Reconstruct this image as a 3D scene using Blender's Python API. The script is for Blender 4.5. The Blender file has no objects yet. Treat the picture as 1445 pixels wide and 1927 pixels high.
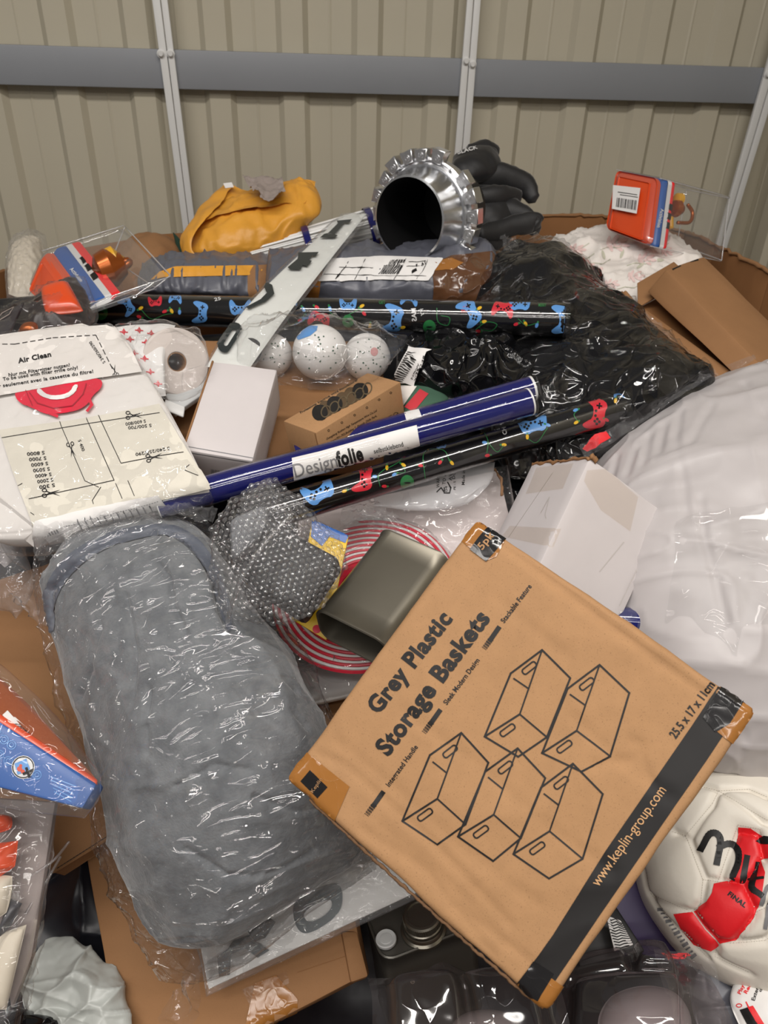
import bpy, bmesh, math, random
import numpy as np
from mathutils import Vector, Matrix
from mathutils.bvhtree import BVHTree
from mathutils.geometry import tessellate_polygon
random.seed(5)
SC = bpy.context.scene
COL = SC.collection
# ------------------------------------------------------------------ camera
IW, IH, FPX = 1445.0, 1927.0, 1430.0
TH, ROLL = math.radians(32), math.radians(1.9)
C0 = Vector((0, 0, 1.6))
FW = Vector((0, math.cos(TH), -math.sin(TH)))
_r, _u = Vector((1, 0, 0)), Vector((0, math.sin(TH), math.cos(TH)))
RT = _r*math.cos(ROLL) + _u*math.sin(ROLL)
UP = -_r*math.sin(ROLL) + _u*math.cos(ROLL)
cd = bpy.data.cameras.new('camera'); cam = bpy.data.objects.new('camera', cd); COL.objects.link(cam)
cd.sensor_fit = 'VERTICAL'; cd.sensor_height = 36; cd.lens = FPX/IH*36
m = Matrix((RT, UP, -FW)).transposed().to_4x4(); m.translation = C0; cam.matrix_world = m
cd.clip_start = .02
cd.dof.use_dof = True; cd.dof.focus_distance = .78; cd.dof.aperture_fstop = 11
SC.camera = cam
# ------------------------------------------------------------------ light and exposure
wd = bpy.data.worlds.new('world'); SC.world = wd; wd.use_nodes = True
bg = wd.node_tree.nodes['Background']; bg.inputs[0].default_value = (.93, .90, .86, 1); bg.inputs[1].default_value = .19
def area(name, loc, tgt, sx, sy, power, col):
    l = bpy.data.lights.new(name, 'AREA'); l.shape = 'RECTANGLE'; l.size = sx; l.size_y = sy; l.energy = power; l.color = col
    o = bpy.data.objects.new(name, l); COL.objects.link(o); o.location = loc
    o.rotation_euler = (Vector(tgt)-Vector(loc)).to_track_quat('-Z', 'Y').to_euler(); return o
area('overhead_strip_light', (-.15, .12, 2.85), (-.15, .13, 0), 2.4, .10, 42, (1, .95, .90))
area('overhead_strip_light', (.3, -1.6, 2.85), (.3, -.9, 0), 2.4, .10, 24, (1, .95, .90))  # added strip row behind the camera, for more highlights on the films
area('overhead_strip_light', (-.6, -.75, 2.85), (-.6, -.4, 0), 2.4, .10, 20, (1, .95, .90))  # another added strip, giving the crinkled film more streaks to reflect
SC.view_settings.view_transform = 'Standard'; SC.view_settings.look = 'None'
SC.view_settings.gamma = 1; SC.view_settings.use_curve_mapping = False; SC.view_settings.exposure = -0.18

# ------------------------------------------------------------------ helpers
def P(px, py, d): return C0 + FW*d + RT*((px-722.5)/FPX*d) - UP*((py-963.5)/FPX*d)
def onplane(px, py, p0, n):
    r = P(px, py, 1)-C0; return C0 + r*((p0-C0).dot(n)/r.dot(n))
def tag(o, label=None, cat=None, group=None, kind=None):
    if label: o['label'] = label
    if cat: o['category'] = cat
    if group: o['group'] = group
    if kind: o['kind'] = kind
    return o
def thing(name, label, cat, loc, group=None):
    o = bpy.data.objects.new(name, None); o.empty_display_size = .02; COL.objects.link(o); o.location = loc
    o['wl'] = tuple(loc); return tag(o, label, cat, group)
def wloc(o):
    v = Vector((0, 0, 0))
    while o: v += o.location; o = o.parent
    return v
def mk(name, V, F, mat, parent=None, smooth=True, uv=None, mi=None, sharp=None):
    V = np.asarray(V, float).reshape(-1, 3)
    if parent is not None: org = np.array(wloc(parent))
    else: org = np.array([V[:, 0].mean(), V[:, 1].mean(), V[:, 2].min()])
    me = bpy.data.meshes.new(name); me.from_pydata((V-org).tolist(), [], F if isinstance(F, list) else F.tolist())
    for mm in (mat if isinstance(mat, list) else [mat]): me.materials.append(mm)
    if mi is not None: me.polygons.foreach_set('material_index', mi)
    if uv is not None:
        l = me.uv_layers.new(name='UVMap'); vi = np.zeros(len(me.loops), int); me.loops.foreach_get('vertex_index', vi)
        l.data.foreach_set('uv', np.asarray(uv, float)[vi].ravel())
    if smooth:
        me.polygons.foreach_set('use_smooth', [True]*len(me.polygons))
        if sharp: me.set_sharp_from_angle(angle=math.radians(sharp))
    me.update(); o = bpy.data.objects.new(name, me); COL.objects.link(o)
    if parent is not None: o.parent = parent
    else: o.location = org
    return o
# numpy value noise
def _h(i, j, k, s):
    n = (i*374761393 + j*668265263 + k*2147483647 + s*974711 + 12345) & 0xffffffff
    n = ((n ^ (n >> 13))*1274126177) & 0xffffffff
    return ((n ^ (n >> 16)) & 0xffff)/32767.5-1
def vn(p, s=0):
    i = np.floor(p).astype(np.int64); f = p-i; f = f*f*f*(f*(f*6-15)+10); r = 0
    for a in (0, 1):
        for b in (0, 1):
            for c in (0, 1):
                w = (f[..., 0] if a else 1-f[..., 0])*(f[..., 1] if b else 1-f[..., 1])*(f[..., 2] if c else 1-f[..., 2])
                r = r + w*_h(i[..., 0]+a, i[..., 1]+b, i[..., 2]+c, s)
    return r
def fbm(p, sc, s=0, o=3):
    r = 0; a = 1
    for k in range(o): r = r+a*vn(p*sc*(2**k)+k*7.3, s+k); a *= .5
    return r
def ridge(p, sc, s=0, o=2):
    r = 0; a = 1
    for k in range(o): r = r+a*(1-2*np.sqrt(np.abs(vn(p*sc*(1.9**k)+k*3.1, s+k)))); a *= .5
    return r
def facet(p, sc, s=0):   # crumpled planar facets: max of random planes in cells (worley style)
    q = p*sc; q = q+.35*np.stack([vn(q*1.3, s+9), vn(q*1.3+5, s+10), vn(q*1.3+9, s+11)], -1)
    i = np.floor(q).astype(np.int64); d1 = np.full(q.shape[:-1], 9.); d2 = d1.copy()
    for a in (-1, 0, 1):
        for b in (-1, 0, 1):
            for c in (-1, 0, 1):
                ii = i+np.array([a, b, c])
                c0 = ii+.5+.5*np.stack([_h(ii[..., 0], ii[..., 1], ii[..., 2], s+t) for t in (1, 2, 3)], -1)
                d = np.linalg.norm(q-c0, axis=-1); m_ = d < d1
                d2 = np.where(m_, d1, np.minimum(d2, d)); d1 = np.where(m_, d, d1)
    return .9*np.clip(1-(d2-d1)/.3, 0, 1)**1.4+.3*d1-.35
def disp(Pts, UV, dl):
    r = np.zeros(Pts.shape[:-1])
    for t in dl:
        kind, sc, amp = t[:3]; sd = t[3] if len(t) > 3 else 0
        if isinstance(sc, tuple):
            q = np.stack([UV[..., 0]*sc[0], UV[..., 1]*sc[1], UV[..., 0]*0+sd*3.7], -1); s1 = 1
        else: q = Pts; s1 = sc
        r = r+amp*(fbm(q, s1, sd) if kind == 'n' else ridge(q, s1, sd) if kind == 'r' else facet(q, s1, sd))
    return r
def cr(A, t, ax):
    A = np.moveaxis(A, ax, 0); n = len(A)
    A = np.concatenate([2*A[:1]-A[1:2], A, 2*A[-1:]-A[-2:-1]], 0) if n > 1 else A
    x = np.clip(t, 0, 1)*(n-1); i = np.minimum(np.floor(x).astype(int), n-2); f = x-i
    return A, i, f
def ev(A, u, v):
    R_, C_ = A.shape[:2]
    B = np.concatenate([2*A[:1]-A[1:2], A, 2*A[-1:]-A[-2:-1]], 0)
    B = np.concatenate([2*B[:, :1]-B[:, 1:2], B, 2*B[:, -1:]-B[:, -2:-1]], 1)
    def w(f): return [(-f+2*f*f-f**3)/2, (2-5*f*f+3*f**3)/2, (f+4*f*f-3*f**3)/2, (f**3-f*f)/2]
    x = np.clip(u, 0, 1)*(C_-1); i = np.minimum(np.floor(x).astype(int), C_-2); wx = w(x-i)
    y = np.clip(v, 0, 1)*(R_-1); j = np.minimum(np.floor(y).astype(int), R_-2); wy = w(y-j)
    r = 0
    for a in range(4):
        for b in range(4): r = r+(wy[a]*wx[b])[..., None]*B[j+a, i+b]
    return r
def ctrl(rows): return np.array([[P(*q) if not isinstance(q, Vector) else q for q in r] for r in rows], float)
def gnorm(M):
    du = np.gradient(M, axis=1); dv = np.gradient(M, axis=0); n = np.cross(du, dv)
    n /= np.linalg.norm(n, axis=-1, keepdims=True)+1e-12
    c = np.array(C0)-M
    if (n*c).sum() < 0: n = -n
    return n
def gfaces(nv, nu, off=0, flip=False):
    i = np.arange(nv-1)[:, None]*nu+np.arange(nu-1)[None]+off; i = i.ravel()
    f = np.stack([i, i+1, i+1+nu, i+nu], 1)
    return f if flip else f[:, ::-1]
def soft(name, rows, hf, hb, mat, parent=None, n=(60, 60), pw=2.5, b=.6, rnd=0., dl=(), off=0., tr=None, closed=True):
    A = ctrl(rows); nu, nv = n
    s, t = np.meshgrid(np.linspace(-1, 1, nu), np.linspace(-1, 1, nv))
    # denser towards the border
    s = np.sin(s*math.pi/2)*.5+s*.5; t = np.sin(t*math.pi/2)*.5+t*.5
    s2 = s*np.sqrt(1-rnd*t*t/2); t2 = t*np.sqrt(1-rnd*s*s/2)
    u, v = (s2+1)/2, (t2+1)/2
    M = ev(A, u, v); N = gnorm(M)
    pr = (np.clip(1-np.abs(s)**pw, 0, 1)*np.clip(1-np.abs(t)**pw, 0, 1))**b
    d = disp(M, np.stack([u, v], -1), dl)
    fr = M+N*(hf*pr+d*np.minimum(1, pr*3)+off)[..., None]
    if not closed: 
        fr = M+N*(hf*pr+d+off)[..., None]
        return mk(name, fr.reshape(-1, 3), gfaces(nv, nu), mat, parent, uv=np.stack([u, v], -1).reshape(-1, 2))
    # outward push of the border for shells
    e = np.maximum(np.abs(s), np.abs(t))
    bk = M-N*((hb+off)*pr+.3*d*np.minimum(1, pr*3))[..., None]
    V = np.concatenate([fr.reshape(-1, 3), bk.reshape(-1, 3)]); nn = nu*nv
    idx = np.arange(nn).reshape(nv, nu)
    bd = np.concatenate([idx[0], idx[1:, -1], idx[-1, :-1][::-1], idx[1:-1, 0][::-1]])
    f1 = gfaces(nv, nu); f2 = gfaces(nv, nu, nn, True)
    nb = np.roll(bd, -1); f3 = np.stack([bd, nb, nb+nn, bd+nn], 1)
    UV = np.concatenate([np.stack([u, v], -1).reshape(-1, 2)]*2)
    return mk(name, V, np.concatenate([f1, f2, f3]), mat, parent, uv=UV)
def sheet(name, rows, mat, parent=None, n=(40, 40), dl=(), off=0., hf=0.):
    return soft(name, rows, hf, 0, mat, parent, n, 2.5, .6, 0, dl, off, closed=False)
def box8(name, c, mat, parent=None, bev=.002, cuts=0, dl=(), seg=2, sharp=None):
    """c: dict (i,j,k)->Vector"""
    bm = bmesh.new(); v = {k: bm.verts.new(p) for k, p in c.items()}
    for q in (((0,0,0),(1,0,0),(1,1,0),(0,1,0)), ((0,0,1),(0,1,1),(1,1,1),(1,0,1)), ((0,0,0),(0,0,1),(1,0,1),(1,0,0)),
              ((0,1,0),(1,1,0),(1,1,1),(0,1,1)), ((0,0,0),(0,1,0),(0,1,1),(0,0,1)), ((1,0,0),(1,0,1),(1,1,1),(1,1,0))):
        bm.faces.new([v[a] for a in q])
    if bev: bmesh.ops.bevel(bm, geom=bm.edges[:]+bm.verts[:], offset=bev, segments=seg, profile=.5, affect='EDGES')
    if cuts: bmesh.ops.subdivide_edges(bm, edges=[e for e in bm.edges if e.calc_length() > bev*3], cuts=cuts, use_grid_fill=True)
    bmesh.ops.recalc_face_normals(bm, faces=bm.faces[:])
    bm.verts.index_update()
    V = np.array([q.co[:] for q in bm.verts])
    if dl:
        N = np.array([q.normal[:] for q in bm.verts]); 
        for q, nn in zip(bm.verts, N): pass
        bm.normal_update(); N = np.array([q.normal[:] for q in bm.verts]); V = V+N*disp(V, None, dl)[:, None]
    F = [[q.index for q in f.verts] for f in bm.faces]; bm.free()
    return mk(name, V, F, mat, parent, sharp=sharp or 40)
def quadbox(q4, th):
    """q4: near face corners TL,TR,BR,BL as (px,py,d) or Vectors; thickness away from the camera"""
    q = [P(*a) if not isinstance(a, Vector) else a for a in q4]
    n = (q[2]-q[0]).cross(q[3]-q[1]).normalized()
    if n.dot(C0-q[0]) < 0: n = -n
    k = {(0,0): q[0], (1,0): q[1], (1,1): q[2], (0,1): q[3]}
    return {(i, j, z): k[i, j]-n*th*z for (i, j) in k for z in (0, 1)}
def fitbox(d, s=1., kd=1.):
    c = {k: P(v[0], v[1], v[2]*s) for k, v in d.items()}
    for i in (0, 1):
        for j in (0, 1): c[i, j, 1] = c[i, j, 0]+(c[i, j, 1]-c[i, j, 0])*kd
    return c
def frame(ax):
    ax = ax.normalized(); a = ax.cross(Vector((0, 0, 1)) if abs(ax.z) < .9 else Vector((1, 0, 0))).normalized(); return a, ax.cross(a).normalized(), ax
def lathe(name, c, axis, prof, mat, parent=None, seg=48, sx=1., smooth=True, sharp=35, dl=(), a0=0, a1=2*math.pi):
    """prof: list of (r, h) along axis"""
    a, b, ax = frame(axis); V = []; F = []; full = abs(a1-a0-2*math.pi) < 1e-6; n = seg if full else seg+1
    for r, h in prof:
        for k in range(n):
            t = a0+(a1-a0)*k/seg; V.append(c+a*(r*math.cos(t)*sx)+b*(r*math.sin(t))+ax*h)
    for i in range(len(prof)-1):
        for k in range(seg):
            k2 = (k+1) % n; F.append([i*n+k, i*n+k2, (i+1)*n+k2, (i+1)*n+k])
    V = np.array([q[:] for q in V])
    if dl:
        cc = np.array(c); axn = np.array(ax); rel = V-cc; rad = rel-(rel@axn)[:, None]*axn; ln = np.linalg.norm(rad, axis=1, keepdims=True)+1e-9
        V = V+rad/ln*disp(V, None, dl)[:, None]
    o = mk(name, V, F, mat, parent, smooth, sharp=sharp)
    bm = bmesh.new(); bm.from_mesh(o.data); bmesh.ops.remove_doubles(bm, verts=bm.verts[:], dist=1e-5); bmesh.ops.recalc_face_normals(bm, faces=bm.faces[:]); bm.to_mesh(o.data); bm.free()
    return o
def tube(name, a, b, r, mat, parent=None, seg=40, hollow=None, n=24, dl=()):
    L = (b-a).length
    pr = [(r, L*i/n) for i in range(n+1)]
    if hollow: pr = [(hollow, .03)]+[(hollow, 0)]+pr+[(hollow, L), (hollow, L-.03)]; pr = [(0, .03)]+pr+[(0, L-.03)]
    else: pr = [(0, 0)]+pr+[(0, L)]
    return lathe(name, a, b-a, pr, mat, parent, seg, dl=dl)
def sweep(name, pts, rad, mat, parent=None, seg=10, sub=6, flat=1., closed=False, dl=(), cap=True):
    pts = [np.array(p[:], float) for p in pts]; n = len(pts)
    A = np.array(pts)[:, None, :]; A = np.repeat(A, 2, 1)
    m_ = (n-1)*sub+1; t = np.linspace(0, 1, m_)
    Q = ev(A, np.zeros(m_), t) if n > 1 else A
    rr = np.interp(t*(n-1), np.arange(n), rad if hasattr(rad, '__len__') else [rad]*n)
    T = np.gradient(Q, axis=0); T /= np.linalg.norm(T, axis=1, keepdims=True)+1e-12
    up = np.array(C0)-Q.mean(0); V = []; F = []
    for i in range(m_):
        s = np.cross(T[i], up); s /= np.linalg.norm(s)+1e-9; w = np.cross(s, T[i])
        for k in range(seg):
            an = 2*math.pi*k/seg; V.append(Q[i]+s*math.cos(an)*rr[i]+w*math.sin(an)*rr[i]*flat)
    for i in range(m_-1):
        for k in range(seg): F.append([i*seg+k, i*seg+(k+1) % seg, (i+1)*seg+(k+1) % seg, (i+1)*seg+k])
    if cap:
        for i, tt in ((0, -1), (m_-1, 1)):
            c = Q[i]+T[i]*tt*rr[i]*.5; V.append(c); ci = len(V)-1
            for k in range(seg):
                f = [i*seg+k, i*seg+(k+1) % seg, ci]; F.append(f if tt > 0 else f[::-1])
    V = np.array(V)
    if dl: V = V+fbm(V, dl[0], 3)[:, None]*dl[1]*np.array([.5, .5, .7])
    return mk(name, V, F, mat, parent)
# ---- flat print: 2-D shapes draped on a real surface
def poly(pts, holes=()):
    loops = [list(pts)]+[list(h) for h in holes]
    tri = tessellate_polygon([[Vector((x, y, 0)) for x, y in l] for l in loops])
    V = [p for l in loops for p in l]; return V, [list(t) for t in tri]
def join(*gs):
    V = []; F = []
    for g in gs:
        o = len(V); V += list(g[0]); F += [[i+o for i in f] for f in g[1]]
    return V, F
def line(pts, w, closed=False):
    gs = []; pts = list(pts)+([pts[0]] if closed else [])
    for (x0, y0), (x1, y1) in zip(pts, pts[1:]):
        L = math.hypot(x1-x0, y1-y0) or 1; ux, uy = (x1-x0)/L, (y1-y0)/L; h = w/2; e = w*.4
        gs.append(([(x0-ux*e-uy*h, y0-uy*e+ux*h), (x1+ux*e-uy*h, y1+uy*e+ux*h), (x1+ux*e+uy*h, y1+uy*e-ux*h), (x0-ux*e+uy*h, y0-uy*e-ux*h)], [[0, 1, 2, 3]]))
    return join(*gs)
def dash(p0, p1, w, on=9, gap=6):
    L = math.hypot(p1[0]-p0[0], p1[1]-p0[1]); ux, uy = (p1[0]-p0[0])/L, (p1[1]-p0[1])/L; gs = []; t = 0
    while t < L: e = min(L, t+on); gs.append(line([(p0[0]+ux*t, p0[1]+uy*t), (p0[0]+ux*e, p0[1]+uy*e)], w)); t += on+gap
    return join(*gs)
def ell(x, y, rx, ry=None, a=0, n=16):
    ry = ry or rx; ca, sa = math.cos(math.radians(a)), math.sin(math.radians(a))
    return poly([(x+rx*math.cos(t)*ca-ry*math.sin(t)*sa, y+rx*math.cos(t)*sa+ry*math.sin(t)*ca) for t in [2*math.pi*k/n for k in range(n)]])
def circl(x, y, r, w, ry=None, a=0, n=24):
    ry = ry or r; ca, sa = math.cos(math.radians(a)), math.sin(math.radians(a))
    return line([(x+r*math.cos(t)*ca-ry*math.sin(t)*sa, y+r*math.cos(t)*sa+ry*math.sin(t)*ca) for t in [2*math.pi*k/n for k in range(n)]], w, True)
def rrect(cx, cy, w, h, r, a=0):
    ca, sa = math.cos(math.radians(a)), math.sin(math.radians(a)); o = []
    for qx, qy, s in ((1, -1, -90), (1, 1, 0), (-1, 1, 90), (-1, -1, 180)):
        for k in range(4):
            t = math.radians(s+k*30); x = qx*(w/2-r)+r*math.cos(t); y = qy*(h/2-r)+r*math.sin(t); o.append((cx+x*ca-y*sa, cy+x*sa+y*ca))
    return o
def chaikin(p, n=2):
    for _ in range(n):
        q = []
        for a, b in zip(p, p[1:]+p[:1]): q += [(a[0]*.75+b[0]*.25, a[1]*.75+b[1]*.25), (a[0]*.25+b[0]*.75, a[1]*.25+b[1]*.75)]
        p = q
    return p
_tc = {}
def traw(s, bold):
    k = (s, bold)
    if k not in _tc:
        cu = bpy.data.curves.new('t', 'FONT'); cu.body = s; cu.size = 1; cu.resolution_u = 3; cu.offset = bold; cu.space_character = 1+bold*2
        ob = bpy.data.objects.new('t', cu); COL.objects.link(ob); bpy.context.view_layer.update()
        me = ob.to_mesh(); V = [(v.co.x, v.co.y) for v in me.vertices]; F = [list(p.vertices) for p in me.polygons]
        ob.to_mesh_clear(); bpy.data.objects.remove(ob); bpy.data.curves.remove(cu); _tc[k] = (V, F)
    return _tc[k]
def text(s, p0, p1, h, bold=0., hv=None):
    V, F = traw(s, bold); x0 = min(v[0] for v in V); x1 = max(v[0] for v in V); cap = .72
    dx, dy = p1[0]-p0[0], p1[1]-p0[1]; L = math.hypot(dx, dy)
    if hv is None: hv = (dy/L*h, -dx/L*h)
    return [(p0[0]+dx*(x-x0)/(x1-x0)+hv[0]*y/cap, p0[1]+dy*(x-x0)/(x1-x0)+hv[1]*y/cap) for x, y in V], F
_bv = {}
def bvh(o):
    if o.name not in _bv:
        w = wloc(o); me = o.data
        me.calc_loop_triangles(); _bv[o.name] = BVHTree.FromPolygons([v.co+w for v in me.vertices], [list(p.vertices) for p in me.loop_triangles])
    return _bv[o.name]
def cast(o, px, py):
    d = (P(px, py, 1)-C0).normalized(); h = bvh(o).ray_cast(C0, d)
    if h[0] is None: return None, None
    n = h[1] if h[1].dot(d) < 0 else -h[1]; return h[0], n
def ink(name, geo, target, mat, parent=None, cell=10, off=.0004, keep=True):
    bm = bmesh.new(); vs = [bm.verts.new((x, y, 0)) for x, y in geo[0]]
    for f in geo[1]:
        try: bm.faces.new([vs[i] for i in f])
        except Exception: pass
    xs = [v[0] for v in geo[0]]; ys = [v[1] for v in geo[0]]
    if cell:
        for ax, lo, hi in ((0, min(xs), max(xs)), (1, min(ys), max(ys))):
            k = math.floor(lo/cell)+1
            while k*cell < hi:
                co = [0, 0, 0]; co[ax] = k*cell+.013; no = [0, 0, 0]; no[ax] = 1
                bmesh.ops.bisect_plane(bm, geom=bm.verts[:]+bm.edges[:]+bm.faces[:], plane_co=co, plane_no=no, dist=1e-4); k += 1
    bad = []; ds = []; miss = []
    for v in bm.verts:
        p, n = cast(target, v.co.x, v.co.y)
        if p is None: miss.append(v)
        else: ds.append((v.co.x, v.co.y, (p-C0).dot(FW))); v.co = p+n*off
    DA = np.array(ds) if ds else None
    for v in miss:
        if DA is None: bad.append(v); continue
        k = np.argmin((DA[:, 0]-v.co.x)**2+(DA[:, 1]-v.co.y)**2); h = bvh(target).find_nearest(P(v.co.x, v.co.y, DA[k, 2]))
        if h[0] is None or h[3] > .009: bad.append(v); continue
        v.co = h[0]+(h[1] if h[1].dot(C0-h[0]) > 0 else -h[1])*off
    if bad: bmesh.ops.delete(bm, geom=bad, context='VERTS')
    bm.verts.index_update(); V = [v.co[:] for v in bm.verts]; F = [[v.index for v in f.verts] for f in bm.faces]; bm.free()
    if not F: print('ink empty', name); return None
    return mk(name, V, F, mat, parent if parent is not None else target, smooth=True)
# ------------------------------------------------------------------ materials
def lin(c): return tuple(((x/255)/12.92 if x/255 <= .04045 else ((x/255+.055)/1.055)**2.4) for x in c)+(1,)
def nd(nt, t, **k):
    n = nt.nodes.new(t)
    for a, v in k.items():
        if a.startswith('i_'): n.inputs[a[2:].replace('_', ' ')].default_value = v
        else: setattr(n, a, v)
    return n
def mat(name, col, rough=.6, metal=0., spec=.5, var=0., vs=20., bump=0., bs=200., bd=.001, col2=None, coat=0., speck=0., bump2=0., bs2=30., sheen=0., alpha=1., stretch=None, detail=4.):
    m_ = bpy.data.materials.new(name); m_.use_nodes = True; nt = m_.node_tree; b = nt.nodes['Principled BSDF']; L = nt.links.new
    c = lin(col); b.inputs['Base Color'].default_value = c; b.inputs['Roughness'].default_value = rough; b.inputs['Metallic'].default_value = metal
    b.inputs['Specular IOR Level'].default_value = spec; b.inputs['Coat Weight'].default_value = coat; b.inputs['Coat Roughness'].default_value = .05
    b.inputs['Sheen Weight'].default_value = sheen; b.inputs['Sheen Roughness'].default_value = .4
    tc = nd(nt, 'ShaderNodeTexCoord'); co = tc.outputs['Object']
    if stretch:
        mp = nd(nt, 'ShaderNodeMapping'); mp.inputs['Scale'].default_value = stretch; L(co, mp.inputs[0]); co = mp.outputs[0]
    if var or col2:
        n = nd(nt, 'ShaderNodeTexNoise', i_Scale=vs, i_Detail=detail, i_Roughness=.6); L(co, n.inputs['Vector'])
        mx = nd(nt, 'ShaderNodeMix', data_type='RGBA'); c2 = lin(col2) if col2 else tuple(x*(1-var) for x in c[:3])+(1,)
        rp = nd(nt, 'ShaderNodeMapRange'); rp.inputs[1].default_value = .35; rp.inputs[2].default_value = .65; L(n.outputs[0], rp.inputs[0])
        L(rp.outputs[0], mx.inputs[0]); mx.inputs[6].default_value = c; mx.inputs[7].default_value = c2; src = mx.outputs[2]
        if speck:
            n2 = nd(nt, 'ShaderNodeTexNoise', i_Scale=900., i_Detail=2.); L(co, n2.inputs['Vector'])
            r2 = nd(nt, 'ShaderNodeMapRange'); r2.inputs[1].default_value = .62; r2.inputs[2].default_value = .72; L(n2.outputs[0], r2.inputs[0])
            ml = nd(nt, 'ShaderNodeMath', operation='MULTIPLY'); ml.inputs[1].default_value = speck; L(r2.outputs[0], ml.inputs[0])
            m2 = nd(nt, 'ShaderNodeMix', data_type='RGBA'); L(ml.outputs[0], m2.inputs[0]); L(src, m2.inputs[6]); m2.inputs[7].default_value = tuple(x*.3 for x in c[:3])+(1,); src = m2.outputs[2]
        L(src, b.inputs['Base Color'])
    nrm = None
    for st, s, dd in ((bump2, bs2, .004), (bump, bs, bd)):
        if st:
            n = nd(nt, 'ShaderNodeTexNoise', i_Scale=s, i_Detail=3., i_Roughness=.6); L(co, n.inputs['Vector'])
            bp = nd(nt, 'ShaderNodeBump'); bp.inputs['Strength'].default_value = st; bp.inputs['Distance'].default_value = dd; L(n.outputs[0], bp.inputs['Height'])
            if nrm: L(nrm, bp.inputs['Normal'])
            nrm = bp.outputs[0]
    if nrm: L(nrm, b.inputs['Normal'])
    return m_
def crinkle(nt, co, scale, strength, dist=.004, st=None):
    L = nt.links.new
    def fold(sc, off, w):
        mp = nd(nt, 'ShaderNodeMapping'); mp.inputs['Location'].default_value = (off, off*.7, off*.3); L(co, mp.inputs[0])
        n = nd(nt, 'ShaderNodeTexNoise', i_Scale=sc, i_Detail=.5, i_Distortion=.7); L(mp.outputs[0], n.inputs['Vector'])
        a = nd(nt, 'ShaderNodeMath', operation='SUBTRACT'); L(n.outputs[0], a.inputs[0]); a.inputs[1].default_value = .5
        b = nd(nt, 'ShaderNodeMath', operation='ABSOLUTE'); L(a.outputs[0], b.inputs[0])
        c = nd(nt, 'ShaderNodeMath', operation='SQRT'); L(b.outputs[0], c.inputs[0])
        d = nd(nt, 'ShaderNodeMath', operation='MULTIPLY'); L(c.outputs[0], d.inputs[0]); d.inputs[1].default_value = -w; return d.outputs[0]
    n2 = nd(nt, 'ShaderNodeTexNoise', i_Scale=scale*.4, i_Detail=1., i_Roughness=.3, i_Distortion=.6); L(co, n2.inputs['Vector'])
    s = nd(nt, 'ShaderNodeMath', operation='ADD'); L(fold(scale*.55, 0, 1.2), s.inputs[0]); L(fold(scale*1.3, 3.1, .4), s.inputs[1])
    s2 = nd(nt, 'ShaderNodeMath', operation='ADD'); L(s.outputs[0], s2.inputs[0]); L(n2.outputs[0], s2.inputs[1])
    b = nd(nt, 'ShaderNodeBump'); b.inputs['Strength'].default_value = strength; b.inputs['Distance'].default_value = dist*1.6; L(s2.outputs[0], b.inputs['Height'])
    return b.outputs[0]
def film(name, tint=(250, 250, 250), haze=.05, hz=(225, 225, 228), scale=28., strength=.7, rough=.05, gain=1.2, base=.0, stretch=None, dist=.004):
    m_ = bpy.data.materials.new(name); m_.use_nodes = True; nt = m_.node_tree; nt.nodes.clear(); L = nt.links.new
    tc = nd(nt, 'ShaderNodeTexCoord'); co = tc.outputs['Object']
    if stretch:
        if len(stretch) > 3:
            m0 = nd(nt, 'ShaderNodeMapping'); m0.inputs['Rotation'].default_value = stretch[3]; L(co, m0.inputs[0]); co = m0.outputs[0]
        mp = nd(nt, 'ShaderNodeMapping'); mp.inputs['Scale'].default_value = stretch[:3]
        L(co, mp.inputs[0]); co = mp.outputs[0]
    nr = crinkle(nt, co, scale, strength, dist)
    t = nd(nt, 'ShaderNodeBsdfTransparent'); t.inputs[0].default_value = lin(tint)
    d = nd(nt, 'ShaderNodeBsdfDiffuse'); d.inputs[0].default_value = lin(hz)
    g = nd(nt, 'ShaderNodeBsdfGlossy'); g.inputs['Roughness'].default_value = rough; L(nr, g.inputs['Normal'])
    f_ = nd(nt, 'ShaderNodeLayerWeight'); f_.inputs[0].default_value = .5; f = nd(nt, 'ShaderNodeMath', operation='POWER'); L(f_.outputs['Facing'], f.inputs[0]); f.inputs[1].default_value = 4.
    mu = nd(nt, 'ShaderNodeMath', operation='MULTIPLY_ADD', use_clamp=True); L(f.outputs[0], mu.inputs[0]); mu.inputs[1].default_value = .45*gain; mu.inputs[2].default_value = .022*gain+base
    a = nd(nt, 'ShaderNodeMixShader'); a.inputs[0].default_value = haze; L(t.outputs[0], a.inputs[1]); L(d.outputs[0], a.inputs[2])
    b = nd(nt, 'ShaderNodeMixShader'); L(mu.outputs[0], b.inputs[0]); L(a.outputs[0], b.inputs[1]); L(g.outputs[0], b.inputs[2])
    o = nd(nt, 'ShaderNodeOutputMaterial'); L(b.outputs[0], o.inputs[0]); return m_
def gloss(name, col, rough=.12, scale=30., strength=.6, dist=.004, coat=0.):
    m_ = mat(name, col, rough, coat=coat); nt = m_.node_tree; b = nt.nodes['Principled BSDF']; tc = nt.nodes['Texture Coordinate']
    nt.links.new(crinkle(nt, tc.outputs['Object'], scale, strength, dist), b.inputs['Normal']); return m_
M = {}
M['wall'] = mat('tan_painted_steel', (180, 173, 154), .55, var=.05, vs=1.6, bump=.15, bs=60, bd=.001)
M['rail'] = mat('grey_steel_rail', (132, 135, 140), .5, var=.04, vs=6)
M['strap'] = mat('white_painted_metal', (208, 208, 206), .45)
M['floor'] = mat('concrete', (120, 116, 110), .8, var=.2, vs=5, bump=.3, bs=40)
M['kraft'] = mat('kraft_cardboard', (168, 129, 91), .75, spec=.25, var=.07, vs=60, speck=.45, bump=.25, bs=420, bd=.0004, bump2=.25, bs2=16)
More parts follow.
